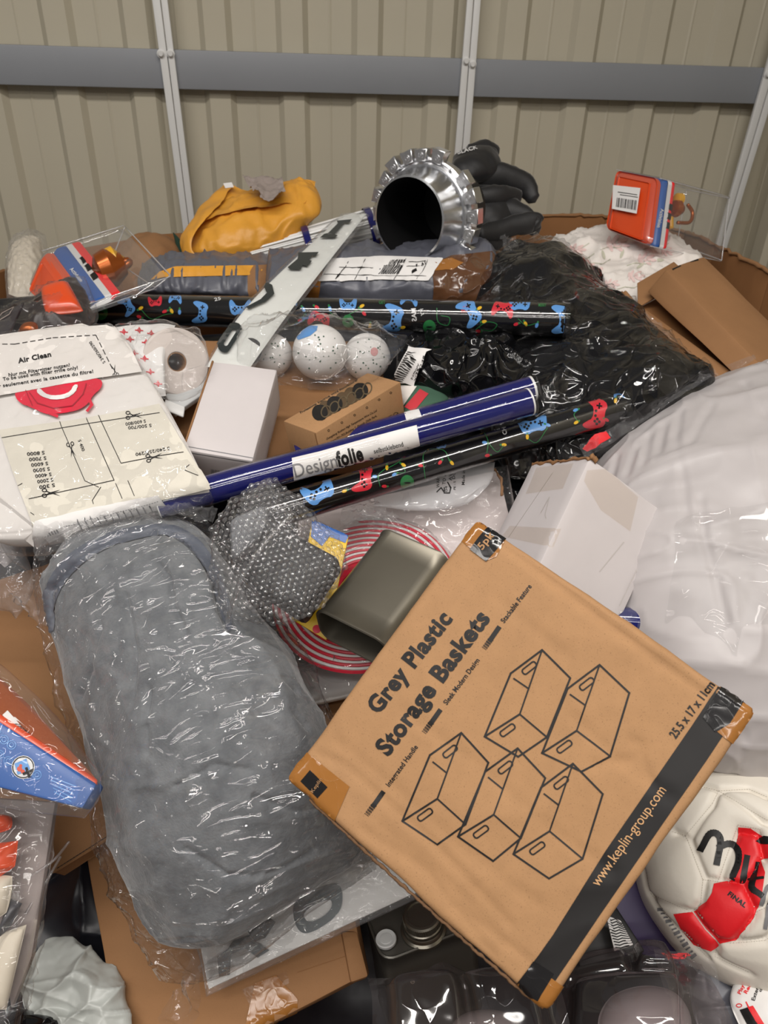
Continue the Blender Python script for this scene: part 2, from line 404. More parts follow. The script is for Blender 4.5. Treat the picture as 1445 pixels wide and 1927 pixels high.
M['kraft2'] = mat('brown_cardboard', (146, 107, 72), .75, spec=.25, var=.1, vs=9, speck=.2, bump=.2, bs=300, bd=.0004, bump2=.2, bs2=12)
M['kraftd'] = mat('dark_brown_cardboard', (140, 98, 62), .8, spec=.2, var=.12, vs=9, bump=.2, bs=200, bd=.0005)
M['core'] = mat('corrugated_edge', (112, 82, 55), .9, var=.3, vs=300)
M['ink'] = mat('black_print', (26, 24, 24), .5, spec=.3, var=.1, vs=60)
M['inkg'] = mat('grey_print', (120, 120, 122), .55)
M['btape'] = gloss('brown_packing_tape', (150, 100, 48), .14, 50, .2, .0015)
M['dtape'] = gloss('dark_brown_parcel_tape', (92, 62, 42), .14, 26, .9)
M['btapeblk'] = gloss('black_print_under_tape', (28, 27, 28), .14, 50, .15, .0015)
M['whitecard'] = mat('white_cardboard', (198, 192, 192), .6, spec=.3, var=.04, vs=12, bump=.1, bs=200, bd=.0004)
M['whitepaper'] = mat('white_paper', (226, 224, 222), .6, spec=.3, var=.03, vs=20)
M['film'] = film('clear_plastic_film', scale=26, strength=.8, haze=.02)
M['filmw'] = film('clear_wrap_film', scale=45, strength=1., haze=.06, dist=.004)
M['filmd'] = film('thin_clear_film', scale=22, strength=1.25, haze=.003, base=.012)
M['rollfilm'] = film('tight_clear_wrap', scale=18, strength=.35, haze=.004, rough=.04, dist=.002)
M['blister'] = film('clear_rigid_plastic', scale=7, strength=.25, haze=.035, rough=.05, gain=1.6, base=.03)
M['filmb'] = film('blanket_bag_film', scale=28, strength=1.3, haze=.012, gain=1.4, base=.035, stretch=(.4, 1.6, 1.2, (0, 0, -.5)), dist=.009)
M['edgef'] = film('clear_plastic_edge', haze=.35, scale=10, strength=.2, gain=2.5, base=.08)
M['blackbag'] = gloss('black_plastic', (13, 13, 15), .1, 16, .8, .008)
M['navy'] = mat('dark_polybag', (24, 25, 32), .35, bump2=.5, bs2=9, var=.2, vs=10)
M['greymail'] = mat('grey_mailer', (92, 94, 104), .38, bump2=.5, bs2=14, var=.1, vs=12)
M['blue'] = mat('deep_blue_vinyl', (15, 19, 92), .12, spec=.6, coat=.5)
M['bluem'] = mat('blue_print', (38, 88, 160), .35)
M['wrapblack'] = mat('black_gift_wrap', (12, 12, 14), .14, coat=.6)
M['pblue'] = mat('print_blue', (92, 150, 214), .3, coat=.5); M['pred'] = mat('print_red', (206, 40, 56), .3, coat=.5)
M['pgreen'] = mat('print_green', (34, 120, 62), .3, coat=.5); M['pyel'] = mat('print_yellow', (226, 180, 40), .3, coat=.5)
M['pwhite'] = mat('print_white', (215, 215, 215), .35, coat=.5)
M['alu'] = mat('silver_chromed_plastic', (228, 229, 231), .27, metal=1., var=.1, vs=30)
M['steel'] = mat('brushed_metal', (128, 124, 114), .32, metal=.9, var=.1, vs=8)
M['tin'] = mat('tin_canister_metal', (124, 119, 107), .40, metal=.8, var=.06, vs=10)
M['dark'] = mat('matt_black', (14, 14, 15), .5)
M['glove'] = mat('black_neoprene', (24, 24, 26), .55, bump=.3, bs=120, sheen=.2)
M['orange'] = mat('orange_plastic', (214, 74, 30), .28, coat=.3, var=.08, vs=12)
M['yellowpad'] = mat('yellow_kraft_envelope', (222, 158, 58), .42, spec=.4, bump2=.5, bs2=22, var=.12, vs=14, bump=.15, bs=200)
M['bubblegrey'] = mat('grey_bubble_lining', (150, 138, 132), .3, bump=.4, bs=200, bd=.002)
M['white'] = mat('white_plastic', (222, 222, 220), .35)
M['cotton'] = mat('white_cotton', (226, 220, 214), .8, bump=.15, bs=300, sheen=.3)
M['fleece'] = mat('white_filter_fleece', (214, 209, 196), .85, var=.06, vs=40, bump=.25, bs=350, bd=.0006)
M['fleece2'] = mat('white_fleece', (218, 214, 210), .85, bump=.15, bs=300)
M['pinkred'] = mat('red_plastic', (216, 42, 66), .35)
M['bag'] = mat('white_poly_pillow', (182, 177, 177), .42, spec=.5, var=.04, vs=6, bump2=.35, bs2=9)
M['ball'] = mat('white_ball_leather', (224, 218, 206), .5, bump=.15, bs=260, var=.03, vs=12)
M['ballred'] = mat('red_ball_print', (226, 32, 40), .45, bump=.15, bs=260)
M['silver'] = mat('silver_mailer', (176, 180, 176), .36, bump2=.7, bs2=20, var=.08, vs=12)
M['lgrey'] = mat('pale_grey', (196, 198, 198), .5)
M['purple'] = mat('purple_card', (42, 25, 72), .45)
M['cream'] = mat('cream_plastic', (208, 198, 180), .5, var=.08, vs=8)
M['copper'] = mat('copper_plastic', (160, 84, 34), .25, metal=.6)
M['gold'] = mat('yellow_toy_plastic', (214, 160, 40), .35)
M['tissue'] = mat('tissue_paper', (214, 204, 198), .9, bump=.3, bs=200)
M['cloth_r'] = mat('red_cloth', (190, 50, 60), .8); M['cloth_g'] = mat('green_cloth', (60, 92, 74), .8)
# ================================================================= setting
YAW = .12
WP = Vector((0, 1.92, 0)); WN = Vector((YAW, -1, 0)).normalized(); WX = Vector((1, YAW, 0)).normalized()
def ws(px, py): return (onplane(px, py, WP, WN)-WP).dot(WX)
s0, s8 = ws(132, 185), ws(1210, 185); per = (s8-s0)/8
SCN = ws(1415, 300)+.03                       # corner of the back and the right wall
def corrug(name, org, wx, wn, sa, sb, ph, z0, z1):
    xs = []; k = math.floor((sa-ph)/per)
    while ph+k*per < sb+per:
        c = ph+k*per; xs += [(c-.034, 0), (c-.022, .013), (c+.022, .013), (c+.034, 0), (c+.034+(per-.068)*.5-.004, 0), (c+.034+(per-.068)*.5, .0015), (c+.034+(per-.068)*.5+.004, 0)]; k += 1
    xs = [(sa, 0)]+[q for q in xs if sa < q[0] < sb]+[(sb, 0)]
    V = []; 
    for x, h in xs:
        for z in (z0, z1): V.append(org+wx*x+wn*h+Vector((0, 0, z)))
    n = len(xs)
    for x in (sb, sa):
        for z in (z0, z1): V.append(org+wx*x-wn*.03+Vector((0, 0, z)))
    F = [[2*i, 2*i+2, 2*i+3, 2*i+1] for i in range(n-1)]; e = 2*n; l = 2*n-2
    F += [[l, e, e+1, l+1], [e, e+2, e+3, e+1], [e+2, 0, 1, e+3], list(range(1, 2*n, 2))+[e+1, e+3], list(range(0, 2*n, 2))[::-1]+[e+2, e]]
    o = mk(name, V, F, M['wall'], smooth=False); return tag(o, kind='structure')
corrug('wall_back', WP, WX, WN, -2.4, SCN, s0, 0, 3.0)
CP = WP+WX*SCN
corrug('wall_right', CP, -WN*-1, -WX, 0, 2.6, .1, 0, 3.0)
fl = box8('floor', quadbox([Vector((-2.6, -2.2, 0)), Vector((2.6, -2.2, 0)), Vector((2.6, 2.6, 0)), Vector((-2.6, 2.6, 0))], .05), M['floor'], bev=0)
tag(fl, kind='structure')
# grey rail across the back wall
RP = WP+WN*.036
q = [onplane(-60, 81, RP, WN), onplane(1438, 127, RP, WN), onplane(1438, 196, RP, WN), onplane(-60, 158, RP, WN)]
zt = sum(onplane(x, y, RP, WN).z for x, y in ((0, 83), (720, 106), (1438, 127)))/3; zb = sum(onplane(x, y, RP, WN).z for x, y in ((0, 160), (720, 178), (1438, 195)))/3
qa, qb = RP-WX*2.2, RP+WX*(SCN-.005)
def zz(p, z): return Vector((p.x, p.y, z))
c = {(0,0,0): zz(qa, zt), (1,0,0): zz(qb, zt), (1,1,0): zz(qb, zb), (0,1,0): zz(qa, zb)}
for i in (0, 1):
    for j in (0, 1): c[i, j, 1] = c[i, j, 0]-WN*.034
tag(box8('trim_1', c, M['rail'], bev=.002), kind='structure')
SP = WP+WN*.046
def strap(i, edges, bolts):
    root = None
    for (xa, xb, y0, xc, xd, y1) in edges:
        def ext(x0, x1, y): return x0+(x1-x0)*(y-y0)/(y1-y0)
        ya, yb = -120, y1+170
        q = [onplane(ext(xa, xc, ya), ya, SP, WN), onplane(ext(xb, xd, ya), ya, SP, WN), onplane(ext(xb, xd, yb), yb, SP, WN), onplane(ext(xa, xc, yb), yb, SP, WN)]
        cc = {(0,0,0): q[0], (1,0,0): q[1], (1,1,0): q[2], (0,1,0): q[3]}
        for a in (0, 1):
            for b in (0, 1): cc[a, b, 1] = cc[a, b, 0]-WN*.009
        if root is None: root = tag(box8('trim_%d' % i, cc, M['strap'], bev=.0015), kind='structure')
        else: box8('bar', cc, M['strap'], root, bev=.0015)
    for bx, by in bolts:
        c_ = onplane(bx, by, SP, WN)
        lathe('bolt', c_-WN*.001, WN, [(0, 0), (.0085, 0), (.0085, .002), (.006, .0025), (.006, .006), (.0045, .008), (0, .008)], M['strap'], root, seg=12)
strap(2, [(286, 301, 0, 344, 355.5, 430), (302.5, 315, 0, 356.5, 368, 430)], [(303, 101), (321, 101)])
strap(3, [(879, 891, 0, 856, 869, 285), (892.5, 905, 0, 870, 883, 285)], [(877, 115), (889, 121)])
strap(4, [(1443, 1458, 124, 1350, 1360, 453), (1460, 1473, 124, 1362, 1372, 453)], [(1444, 140)])
# ------------------------------------------------------------------ the bulk box round the pile
bb = thing('bulk_box', 'large brown corrugated pallet box whose rim frames the whole pile', 'box', (0, .8, 0))
rim = [Vector((-.97, .45, 1.12)), Vector((-.88, .85, 1.2)), P(15, 507, 1.46), P(150, 470, 1.56), P(300, 443, 1.62), P(700, 418, 1.66), P(1010, 406, 1.68), P(1140, 408, 1.68), P(1290, 437, 1.6), P(1345, 463, 1.48), P(1450, 515, 1.30), Vector((.86, .75, 1.17)), Vector((.95, .45, 1.1))]
ring = rim+[Vector((.9, -.05, .95)), Vector((0, -.12, .93)), Vector((-.9, -.05, .95))]
for a, b in zip(ring, ring[1:]+ring[:1]):
    mid = (a+b)/2; n = Vector((mid.x, mid.y-.8, 0)).normalized()
    c = {(0,0,0): a, (1,0,0): b, (1,1,0): Vector((b.x, b.y, .01)), (0,1,0): Vector((a.x, a.y, .01))}
    for i in (0, 1):
        for j in (0, 1): c[i, j, 1] = c[i, j, 0]+n*.012
    box8('panel', c, M['kraftd'], bb, bev=.001, cuts=3)
for a, b in zip(rim[6:], rim[7:]):
    sweep('torn_rim_edge', [a+Vector((0, 0, .001)), (a+b)/2+Vector((0, 0, .003)), b+Vector((0, 0, .001))], .0035, M['kraft2'], bb, seg=6, sub=8, dl=(90, .003))
# ------------------------------------------------------------------ dark filler mailers under everything
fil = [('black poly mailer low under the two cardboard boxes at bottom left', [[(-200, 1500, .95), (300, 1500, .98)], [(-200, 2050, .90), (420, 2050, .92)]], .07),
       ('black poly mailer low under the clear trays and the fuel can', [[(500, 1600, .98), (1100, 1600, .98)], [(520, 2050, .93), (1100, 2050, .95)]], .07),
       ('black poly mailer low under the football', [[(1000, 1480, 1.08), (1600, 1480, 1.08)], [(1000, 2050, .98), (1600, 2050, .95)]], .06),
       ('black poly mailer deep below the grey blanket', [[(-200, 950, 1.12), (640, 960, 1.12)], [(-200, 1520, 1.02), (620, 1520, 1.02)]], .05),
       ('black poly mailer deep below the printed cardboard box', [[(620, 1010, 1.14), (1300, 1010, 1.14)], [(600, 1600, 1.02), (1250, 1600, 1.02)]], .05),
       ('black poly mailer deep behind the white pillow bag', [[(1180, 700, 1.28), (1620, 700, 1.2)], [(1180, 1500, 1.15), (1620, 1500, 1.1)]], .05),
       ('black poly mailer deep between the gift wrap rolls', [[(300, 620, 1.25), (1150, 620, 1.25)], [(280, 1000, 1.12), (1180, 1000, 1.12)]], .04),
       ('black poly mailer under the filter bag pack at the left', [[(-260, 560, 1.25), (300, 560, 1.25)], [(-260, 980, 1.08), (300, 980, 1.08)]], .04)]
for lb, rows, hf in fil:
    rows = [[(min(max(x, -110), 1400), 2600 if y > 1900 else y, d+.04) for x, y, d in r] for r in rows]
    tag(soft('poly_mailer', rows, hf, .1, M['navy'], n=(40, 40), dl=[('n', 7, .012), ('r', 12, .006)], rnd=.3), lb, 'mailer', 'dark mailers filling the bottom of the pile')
# ================================================================= back row
# yellow padded envelope
t = thing('padded_envelope', 'torn yellow padded envelope lying open against the tan wall', 'envelope', P(470, 490, 1.5))
soft('pouch', [[(366, 452, 1.46), (428, 392, 1.50), (500, 372, 1.52), (562, 350, 1.52), (592, 338, 1.50)],
               [(352, 478, 1.43), (432, 440, 1.43), (515, 418, 1.45), (580, 388, 1.46), (604, 378, 1.46)],
               [(368, 497, 1.42), (440, 492, 1.41), (512, 472, 1.43), (566, 436, 1.44), (598, 404, 1.46)]], .035, .03, M['yellowpad'], t, (70, 50), pw=3, b=.5, rnd=.35, dl=[('f', 20, .006, 2), ('r', 12, .003, 5), ('n', 60, .001)])
sheet('flap', [[(432, 346, 1.50), (478, 358, 1.49), (540, 340, 1.50), (594, 342, 1.49)], [(392, 384, 1.45), (440, 384, 1.44), (500, 380, 1.45), (588, 366, 1.45)], [(382, 418, 1.41), (440, 396, 1.40), (500, 388, 1.41), (574, 380, 1.42)]], M['yellowpad'], t, (40, 30), dl=[('n', 30, .004)])
sheet('torn_lip', [[(424, 344, 1.50), (440, 348, 1.48)], [(372, 400, 1.45), (396, 402, 1.41)], [(343, 450, 1.42), (368, 440, 1.39)], [(348, 484, 1.41), (362, 470, 1.385)], [(378, 500, 1.41), (388, 492, 1.385)]], M['yellowpad'], t, (16, 50), dl=[('n', 30, .003)], hf=.006)
sheet('label_corner', [[(420, 345, 1.475), (436, 343, 1.475)], [(424, 354, 1.47), (440, 352, 1.47)]], M['whitepaper'], t, (6, 6))
sheet('bubble_lining', [[(456, 330, 1.45), (500, 332, 1.45), (532, 336, 1.44)], [(470, 352, 1.42), (505, 352, 1.42), (534, 352, 1.41)], [(486, 362, 1.39), (502, 379, 1.375), (538, 360, 1.385)]], M['bubblegrey'], t, (30, 30), dl=[('n', 60, .004), ('f', 40, .004)])
# bundle of thin white strips with blue bands
t = thing('strip_bundle', 'bundle of thin white strips held together by blue bands', 'bundle', P(570, 470, 1.48))
A0, A1 = P(418, 502, 1.44), P(706, 430, 1.45); a_, b_, x_ = frame(A1-A0); V = []; F = []; L = (A1-A0).length
for k in range(200):
    rr = .040*math.sqrt(random.random()); an = random.random()*6.283; w = .0022
    o1 = a_*(rr*math.cos(an))+b_*(rr*.62*math.sin(an)); o2 = o1*random.uniform(1.35, 1.5)
    i0 = len(V); ra = random.random()*3
    for e, oo in ((A0-x_*random.uniform(0, .03), o1), (A1+x_*random.uniform(0, .06), o2)):
        for kk in range(4):
            tt = ra+kk*1.5708; V.append(e+oo+a_*w*math.cos(tt)+b_*w*math.sin(tt))
    F += [[i0+kk, i0+(kk+1) % 4, i0+4+(kk+1) % 4, i0+4+kk] for kk in range(4)]+[[i0+3, i0+2, i0+1, i0], [i0+4, i0+5, i0+6, i0+7]]
tag(mk('strips', V, F, M['white'], t, smooth=False), kind='stuff')
for fr in (.12, .56, .97):
    q_ = 1+.4*fr; c_ = A0+x_*L*fr; lathe('band', c_-x_*.006, x_, [(.0425*q_, 0), (.0435*q_, .001), (.0435*q_, .012), (.0425*q_, .013)], M['blue'], t, seg=36, sx=1.0)
for o in t.children:
    if o.name.startswith('band'):   # flattened like the bundle
        for v in o.data.vertices:
            w_ = v.co+o.parent.location; rel = w_-A0; h = rel.dot(b_); v.co = v.co-b_*h*.34
# grey mailer parcels
t = thing('mailer_parcel', 'long grey mailer parcel with yellow tape on top, left of the letter strip', 'parcel', P(385, 540, 1.35))
o = soft('pouch', [[(272, 512, 1.40), (380, 500, 1.42), (520, 498, 1.42)], [(262, 536, 1.34), (380, 530, 1.34), (520, 530, 1.34)], [(270, 566, 1.33), (380, 570, 1.33), (520, 572, 1.33)]], .035, .04, M['greymail'], t, (80, 40), pw=5, b=.4, dl=[('r', (14, 3), .005, 1), ('n', 25, .004)])
ink('yellow_tape', poly([(300, 512), (330, 502), (480, 500), (520, 503), (516, 517), (440, 519), (310, 522), (284, 527)]), o, M['yellowpad'], t, 8, .0012)
ink('brown_tape', poly([(478, 500), (530, 498), (540, 580), (476, 580), (466, 548), (466, 520)]), o, M['kraft2'], t, 8, .0016)
t = thing('mailer_parcel', 'grey mailer parcel with a white shipping label and brown tape wrapped end', 'parcel', P(760, 560, 1.25))
o = soft('pouch', [[(505, 494, 1.36), (640, 488, 1.36), (800, 486, 1.36), (925, 480, 1.34)], [(500, 530, 1.28), (640, 528, 1.27), (800, 524, 1.26), (938, 512, 1.26)], [(505, 572, 1.26), (640, 578, 1.24), (800, 580, 1.23), (905, 574, 1.23)]], .04, .04, M['greymail'], t, (110, 44), pw=6, b=.4, dl=[('r', (10, 2), .005, 3), ('n', 18, .005), ('f', 22, .003)])
ink('brown_tape_wrap', poly([(812, 498), (850, 482), (925, 474), (945, 500), (935, 550), (905, 585), (812, 585), (816, 540)]), o, M['dtape'], t, 8, .0018)
ink('orange_tape', poly([(816, 494), (850, 487), (872, 496), (850, 508), (814, 512)]), o, M['btape'], t, 8, .0024)
ink('orange_tape_strip', poly([(582, 520), (594, 505), (610, 500), (596, 580), (580, 580)]), o, M['btape'], t, 8, .0022)
ink('tan_tape', poly([(540, 530), (575, 500), (600, 496), (588, 520), (580, 585), (540, 585)]), o, M['kraft2'], t, 8, .0014)
lab = ink('shipping_label', poly([(622, 489), (720, 484), (836, 488), (824, 503), (806, 529), (720, 527), (600, 532)]), o, M['whitepaper'], t, 8, .0028)
bars = [poly([(x, 492), (x+1.6, 492), (x-4.4, 503), (x-6, 503)]) for x in range(736, 762, 3)]+[poly([(x, 501), (x+2, 501), (x-8, 517), (x-10, 517)]) for x in range(722, 760, 3)]
bars += [line([(770, 496), (800, 494)], 1), line([(766, 503), (796, 502)], 1), line([(640, 506), (700, 506)], 1), line([(690, 490), (668, 528)], 1), line([(764, 490), (742, 527)], 1), line([(805, 492), (786, 526)], 1), line([(632, 528), (655, 496)], 1.2), line([(610, 519), (800, 521)], .8)]
bars += [text('R A1', (782, 504), (800, 500), 5, .03), poly([(772, 512), (782, 507), (784, 513), (773, 518)])]
ink('label_print', join(*bars), o, M['ink'], t, 8, .0034)
# dark green leaf tip and back-left brown bags
sweep('leaf_tip', [P(350, 520, 1.45), P(342, 480, 1.46), P(335, 455, 1.47), P(326, 438, 1.48)], [.012, .010, .006, .001], mat('dark_green', (22, 50, 38), .4), seg=8, flat=.35)
tag(COL.objects['leaf_tip'], 'pointed dark green leaf tip sticking up left of the yellow envelope', 'leaf')
o = tag(soft('paper_bag', [[(215, 470, 1.52), (280, 458, 1.54), (345, 455, 1.54)], [(220, 510, 1.44), (280, 500, 1.45), (350, 500, 1.46)], [(225, 560, 1.40), (290, 560, 1.40), (350, 560, 1.40)]], .04, .03, M['kraft2'], n=(40, 40), rnd=.5, dl=[('n', 20, .006)]), 'rounded brown paper bag behind the orange toy pack at left', 'bag')
o = tag(soft('bubble_pouch', [[(22, 470, 1.42), (80, 440, 1.44)], [(10, 560, 1.30), (90, 560, 1.32)]], .03, .02, M['cream'], n=(40, 40), rnd=.5, dl=[('f', 70, .005)]), 'crinkled cream bubble pouch at the far left behind the orange toy pack', 'pouch')
soft('clear_film', [[(18, 462, 1.40), (90, 432, 1.43)], [(6, 570, 1.28), (95, 570, 1.30)]], .04, .02, M['filmw'], o, n=(50, 50), rnd=.5, dl=[('f', 60, .006)])
# chromed ring
t = thing('chromed_ring', 'silver chromed plastic ring hub with clips round a black bore', 'hub', P(800, 470, 1.36))
ax = (RT*-.56+UP*-.42-FW*.74).normalized(); c = P(800, 404, 1.27)
lathe('flange', c, ax, [(.066, -.03), (.083, -.03), (.0875, -.006), (.0875, 0), (.0845, .002), (.0845, -.001), (.0805, -.001), (.0805, .004), (.078, .006), (.0755, .004), (.074, .012), (.0665, .026), (.0655, .052), (.0625, .053), (.0620, -.03)], M['alu'], t, seg=72)
lathe('black_bore', c, ax, [(.0618, .0505), (.0616, -.10), (0, -.10)], M['dark'], t, seg=48)
fa, fb, fx = frame(ax)
for k in range(20):
    an = 2*math.pi*k/20+.1; rv = fa*math.cos(an)+fb*math.sin(an); tv = rv.cross(ax)
    if k in (4, 13): continue
    h = .012 if k % 2 else .008; w0, w1 = .0085, .0125
    cc = {}
    for i, sw in ((0, -1), (1, 1)):
        for j, (rr, w_) in enumerate(((.082, w0), (.1005+.0015*(k % 3), w1))):
            for z, hh in ((0, h), (1, -.012)): cc[i, j, z] = c+rv*rr+tv*sw*w_+ax*hh
    cl = box8('clip', cc, M['alu'], t, bev=.0012, seg=1)
    lathe('screw_boss', c+rv*.091+ax*(h-.001), ax, [(.0048, 0), (.0048, .002), (.0034, .002), (.0030, .0008), (.0014, .0008), (.0014, .002), (0, .002)], M['alu'], cl, seg=12)
for k in range(30):
    an = 2*math.pi*k/30; rv = fa*math.cos(an)+fb*math.sin(an); tv = rv.cross(ax); cc = {}
    for i, sw in ((0, -1), (1, 1)):
        for j, rr in enumerate((.0775, .0872)):
            for z, hh in ((0, .0035), (1, -.004)): cc[i, j, z] = c+rv*rr+tv*sw*.0007+ax*hh
    box8('rib', cc, M['alu'], t, bev=0)
# black gloves
def glove(lb, palm, fingers, cuff=None, tx=None):
    g = thing('glove', lb, 'glove', P(palm[1][1][0], palm[1][1][1]+40, palm[1][1][2]+.05), 'black gloves behind the chromed ring')
    o_ = soft('palm', palm, .022, .022, M['glove'], g, (40, 40), pw=3, b=.5, rnd=.3, dl=[('n', 25, .004)])
    for f in fingers: sweep('finger', [P(*q[:3]) for q in f], [q[3] for q in f], M['glove'], g, seg=14, sub=8, flat=.7, dl=(40, .004))
    if tx: ink('cuff_lettering', text(tx, (862, 291), (899, 280), 7, .03), o_, M['pwhite'], g, 6, .001)
glove('black glove with white cuff lettering folded on top of the other glove', [[(850, 292, 1.46), (890, 282, 1.46), (930, 272, 1.48)], [(850, 325, 1.42), (895, 312, 1.43), (940, 300, 1.46)], [(860, 350, 1.42), (905, 342, 1.43), (945, 332, 1.46)]],
      [[(880, 335, 1.45, .026), (935, 332, 1.45, .026), (985, 348, 1.46, .021), (1004, 376, 1.46, .013)], [(890, 300, 1.46, .028), (915, 290, 1.47, .027), (930, 296, 1.48, .018)]], tx='BLACK')
glove('black glove lying lowest with its fingers pointing right over the box edge', [[(870, 350, 1.44), (930, 350, 1.45), (975, 360, 1.48)], [(865, 410, 1.42), (925, 410, 1.43), (965, 410, 1.46)], [(860, 480, 1.42), (920, 478, 1.43), (960, 460, 1.46)]],
      [[(900, 400, 1.44, .026), (955, 402, 1.44, .026), (990, 412, 1.44, .022), (1010, 436, 1.44, .011)], [(890, 372, 1.41, .017), (940, 366, 1.42, .018), (975, 372, 1.45, .014)], [(900, 442, 1.40, .016), (950, 430, 1.42, .018), (1000, 418, 1.43, .018), (1011, 424, 1.43, .013)]])
# ------------------------------------------------------------------ toy blister packs
def toypack(lb, fr, dpt, tray, bw=.11, tu=.5, tv=.35, grp='toy blister packs'):
    """fr: near (tray) face TL,TR,BR,BL px,py,d ; dpt: Vector pointing away along the pack"""
    q = [P(*a) for a in fr]; t = thing('toy_pack', lb, 'toy pack', (q[3]+q[2])/2+dpt*.3, grp)
    def pt(u, v, w): return (q[0]*(1-u)+q[1]*u)*(1-v)+(q[3]*(1-u)+q[2]*u)*v+dpt*w
    def slab(nm, u0, u1, v0, v1, w0, w1, m_, r, par=t, cuts=0):
        c_ = {(i, j, k): pt((u0, u1)[i], (v0, v1)[j], (w0, w1)[k]) for i in (0, 1) for j in (0, 1) for k in (0, 1)}
        return box8(nm, c_, m_, par, bev=r, seg=4, cuts=cuts)
    o_ = slab('orange_tray', .04, .96, .03, .97, 0, tray, M['orange'], .011)
    slab('tray_panel', .16, .84, .12, .94, -.008, .0, M['orange'], .003)
    c1 = slab('printed_sleeve', .03, .985, .02, .985, tray, tray+bw, M['bluem'], .006)
    c2 = slab('red_stripe', .03, .99, .015, .985, tray+bw+.002, tray+bw*2, M['ballred'], .006)
    c3 = slab('white_edge', .03, .992, .012, .988, tray+bw-.006, tray+bw+.008, M['pwhite'], .006)
    slab('clear_case', 0, 1, 0, 1, .0, 1, M['blister'], .014, cuts=4)
    for (u, v), (u2, v2) in (((0, 0), (1, 0)), ((1, 0), (1, 1)), ((1, 1), (0, 1)), ((0, 1), (0, 0))):
        sweep('case_edge', [pt(u*.93+.035, v*.93+.035, .99), pt(u2*.93+.035, v2*.93+.035, .99)], .0012, M['edgef'], t, seg=6)
    for u, v in ((0, 0), (1, 0), (1, 1)): sweep('case_edge', [pt(u*.96+.02, v*.96+.02, .02), pt(u*.96+.02, v*.96+.02, .98)], .0009, M['edgef'], t, seg=6)
    # plain toy inside
    ctr = pt(tu, tv, tray+bw*2+.17); s = (q[1]-q[0]).length
    lathe('toy_figure', ctr, dpt, [(0, -s*.14), (s*.12, -s*.08), (s*.14, 0), (s*.08, s*.1), (0, s*.12)], M['copper'], t, seg=20)
    lathe('toy_helmet', ctr+(q[0]-q[3])*.14, dpt, [(0, -s*.1), (s*.1, -s*.05), (s*.11, s*.03), (0, s*.1)], M['gold'], t, seg=20)
    sweep('toy_ring', [pt(tu, tv+.2, tray+bw*2+.2), pt(tu, tv+.15, tray+bw*2+.36), pt(tu, tv, tray+bw*2+.38), pt(tu, tv-.1, tray+bw*2+.3)], s*.03, M['copper'], t, seg=8)
    sweep('toy_strut', [pt(tu, tv+.15, tray+bw*2+.1), pt(tu, tv+.3, tray+bw*2+.12)], s*.05, M['gold'], t, seg=8)
    return t, c1, c2, c3, o_, pt
t, c1, c2, c3, tr_, pt = toypack('orange toy pack standing on the floral cushion at the top right',
    [(1156, 316, 1.42), (1240, 332, 1.34), (1222, 466, 1.33), (1134, 432, 1.41)], (RT*.168+FW*.085+UP*.0), .07, .085, .8, .38)
ink('barcode_label', poly([(1160, 352), (1210, 358), (1203, 406), (1156, 397)]), tr_, M['whitepaper'], t, 0, .009)
ink('barcode', join(*[poly([(x, 376+(x-1160)*.13), (x+w_, 376+(x-1160)*.13), (x+w_-2, 393+(x-1160)*.16), (x-2, 393+(x-1160)*.16)]) for x, w_ in zip(np.arange(1166, 1203, 2.6), [1.2, 1.9, .9, 1.6, 1.2]*5)]+[line([(1168, 366), (1204, 371)], 1.2), line([(1172, 371), (1205, 375.5)], 1.2)]), tr_, M['ink'], t, 0, .0098)
ink('sleeve_lettering', text('Activision', (1243, 393), (1236, 428), 6, .02), c1, M['pwhite'], t, 0, .0013)
ink('small_pictures', join(*[poly(rrect(x, y, 12, 12, 2, 8)) for x, y in ((1264, 390), (1260, 407), (1257, 424))]), c2, M['dark'], t, 0, .0012)
t, c1, c2, c3, tr_, pt = toypack('orange toy pack lying tilted at the back left, in front of the paper bag',
    [(75, 470, 1.26), (152, 580, 1.13), (118, 604, 1.12), (46, 540, 1.24)], (RT*.127+FW*.04+UP*.059), .16, .15)
ink('sleeve_lettering', text('Activision', (132, 508), (152, 532), 7, .02), c1, M['pwhite'], t, 0, .0013)
ink('small_pictures', join(*[poly(rrect(x, y, 13, 13, 2, 52)) for x, y in ((154, 492), (165, 505), (177, 521))]), c2, M['dark'], t, 0, .0012)
# third pack at the lower left: blue sleeve, orange edge, emblem
t = thing('toy_pack', 'blue and orange toy pack with a round emblem at the left edge', 'toy pack', P(60, 1480, .80), 'toy blister packs')
cc = quadbox([(-150, 1260, .74), (182, 1476, .715), (155, 1522, .70), (-170, 1440, .71)], .03)
b_ = box8('printed_sleeve', cc, M['bluem'], t, bev=.003)
cc2 = quadbox([(-150, 1240, .745), (186, 1466, .722), (182, 1478, .716), (-150, 1262, .738)], .03)
box8('orange_edge', cc2, M['orange'], t, bev=.003)
cc3 = quadbox([(-150, 1130, .79), (60, 1330, .765), (186, 1466, .7225), (-150, 1240, .746)], .02)
o_ = box8('tray_back', cc3, mat('orange_brown_plastic', (150, 78, 42), .3), t, bev=.003)
ink('barcode_label', poly([(12, 1352), (28, 1350), (122, 1432), (108, 1432)]), o_, M['whitepaper'], t, 0, .001)
ink('label_strip', poly([(6, 1345), (14, 1338), (40, 1366), (36, 1374)]), o_, M['whitepaper'], t, 0, .0014)
ink('barcode', join(*[line([(30+k*4.2, 1362+k*3.6), (38+k*4.2, 1364+k*3.6)], 1.4) for k in range(17)]), o_, M['ink'], t, 0, .0016)
ink('emblem', join(ell(44, 1444, 22)), b_, M['pwhite'], t, 8, .0006)
ink('emblem_ring', join(circl(44, 1444, 19.5, 2)), b_, M['ink'], t, 8, .0009)
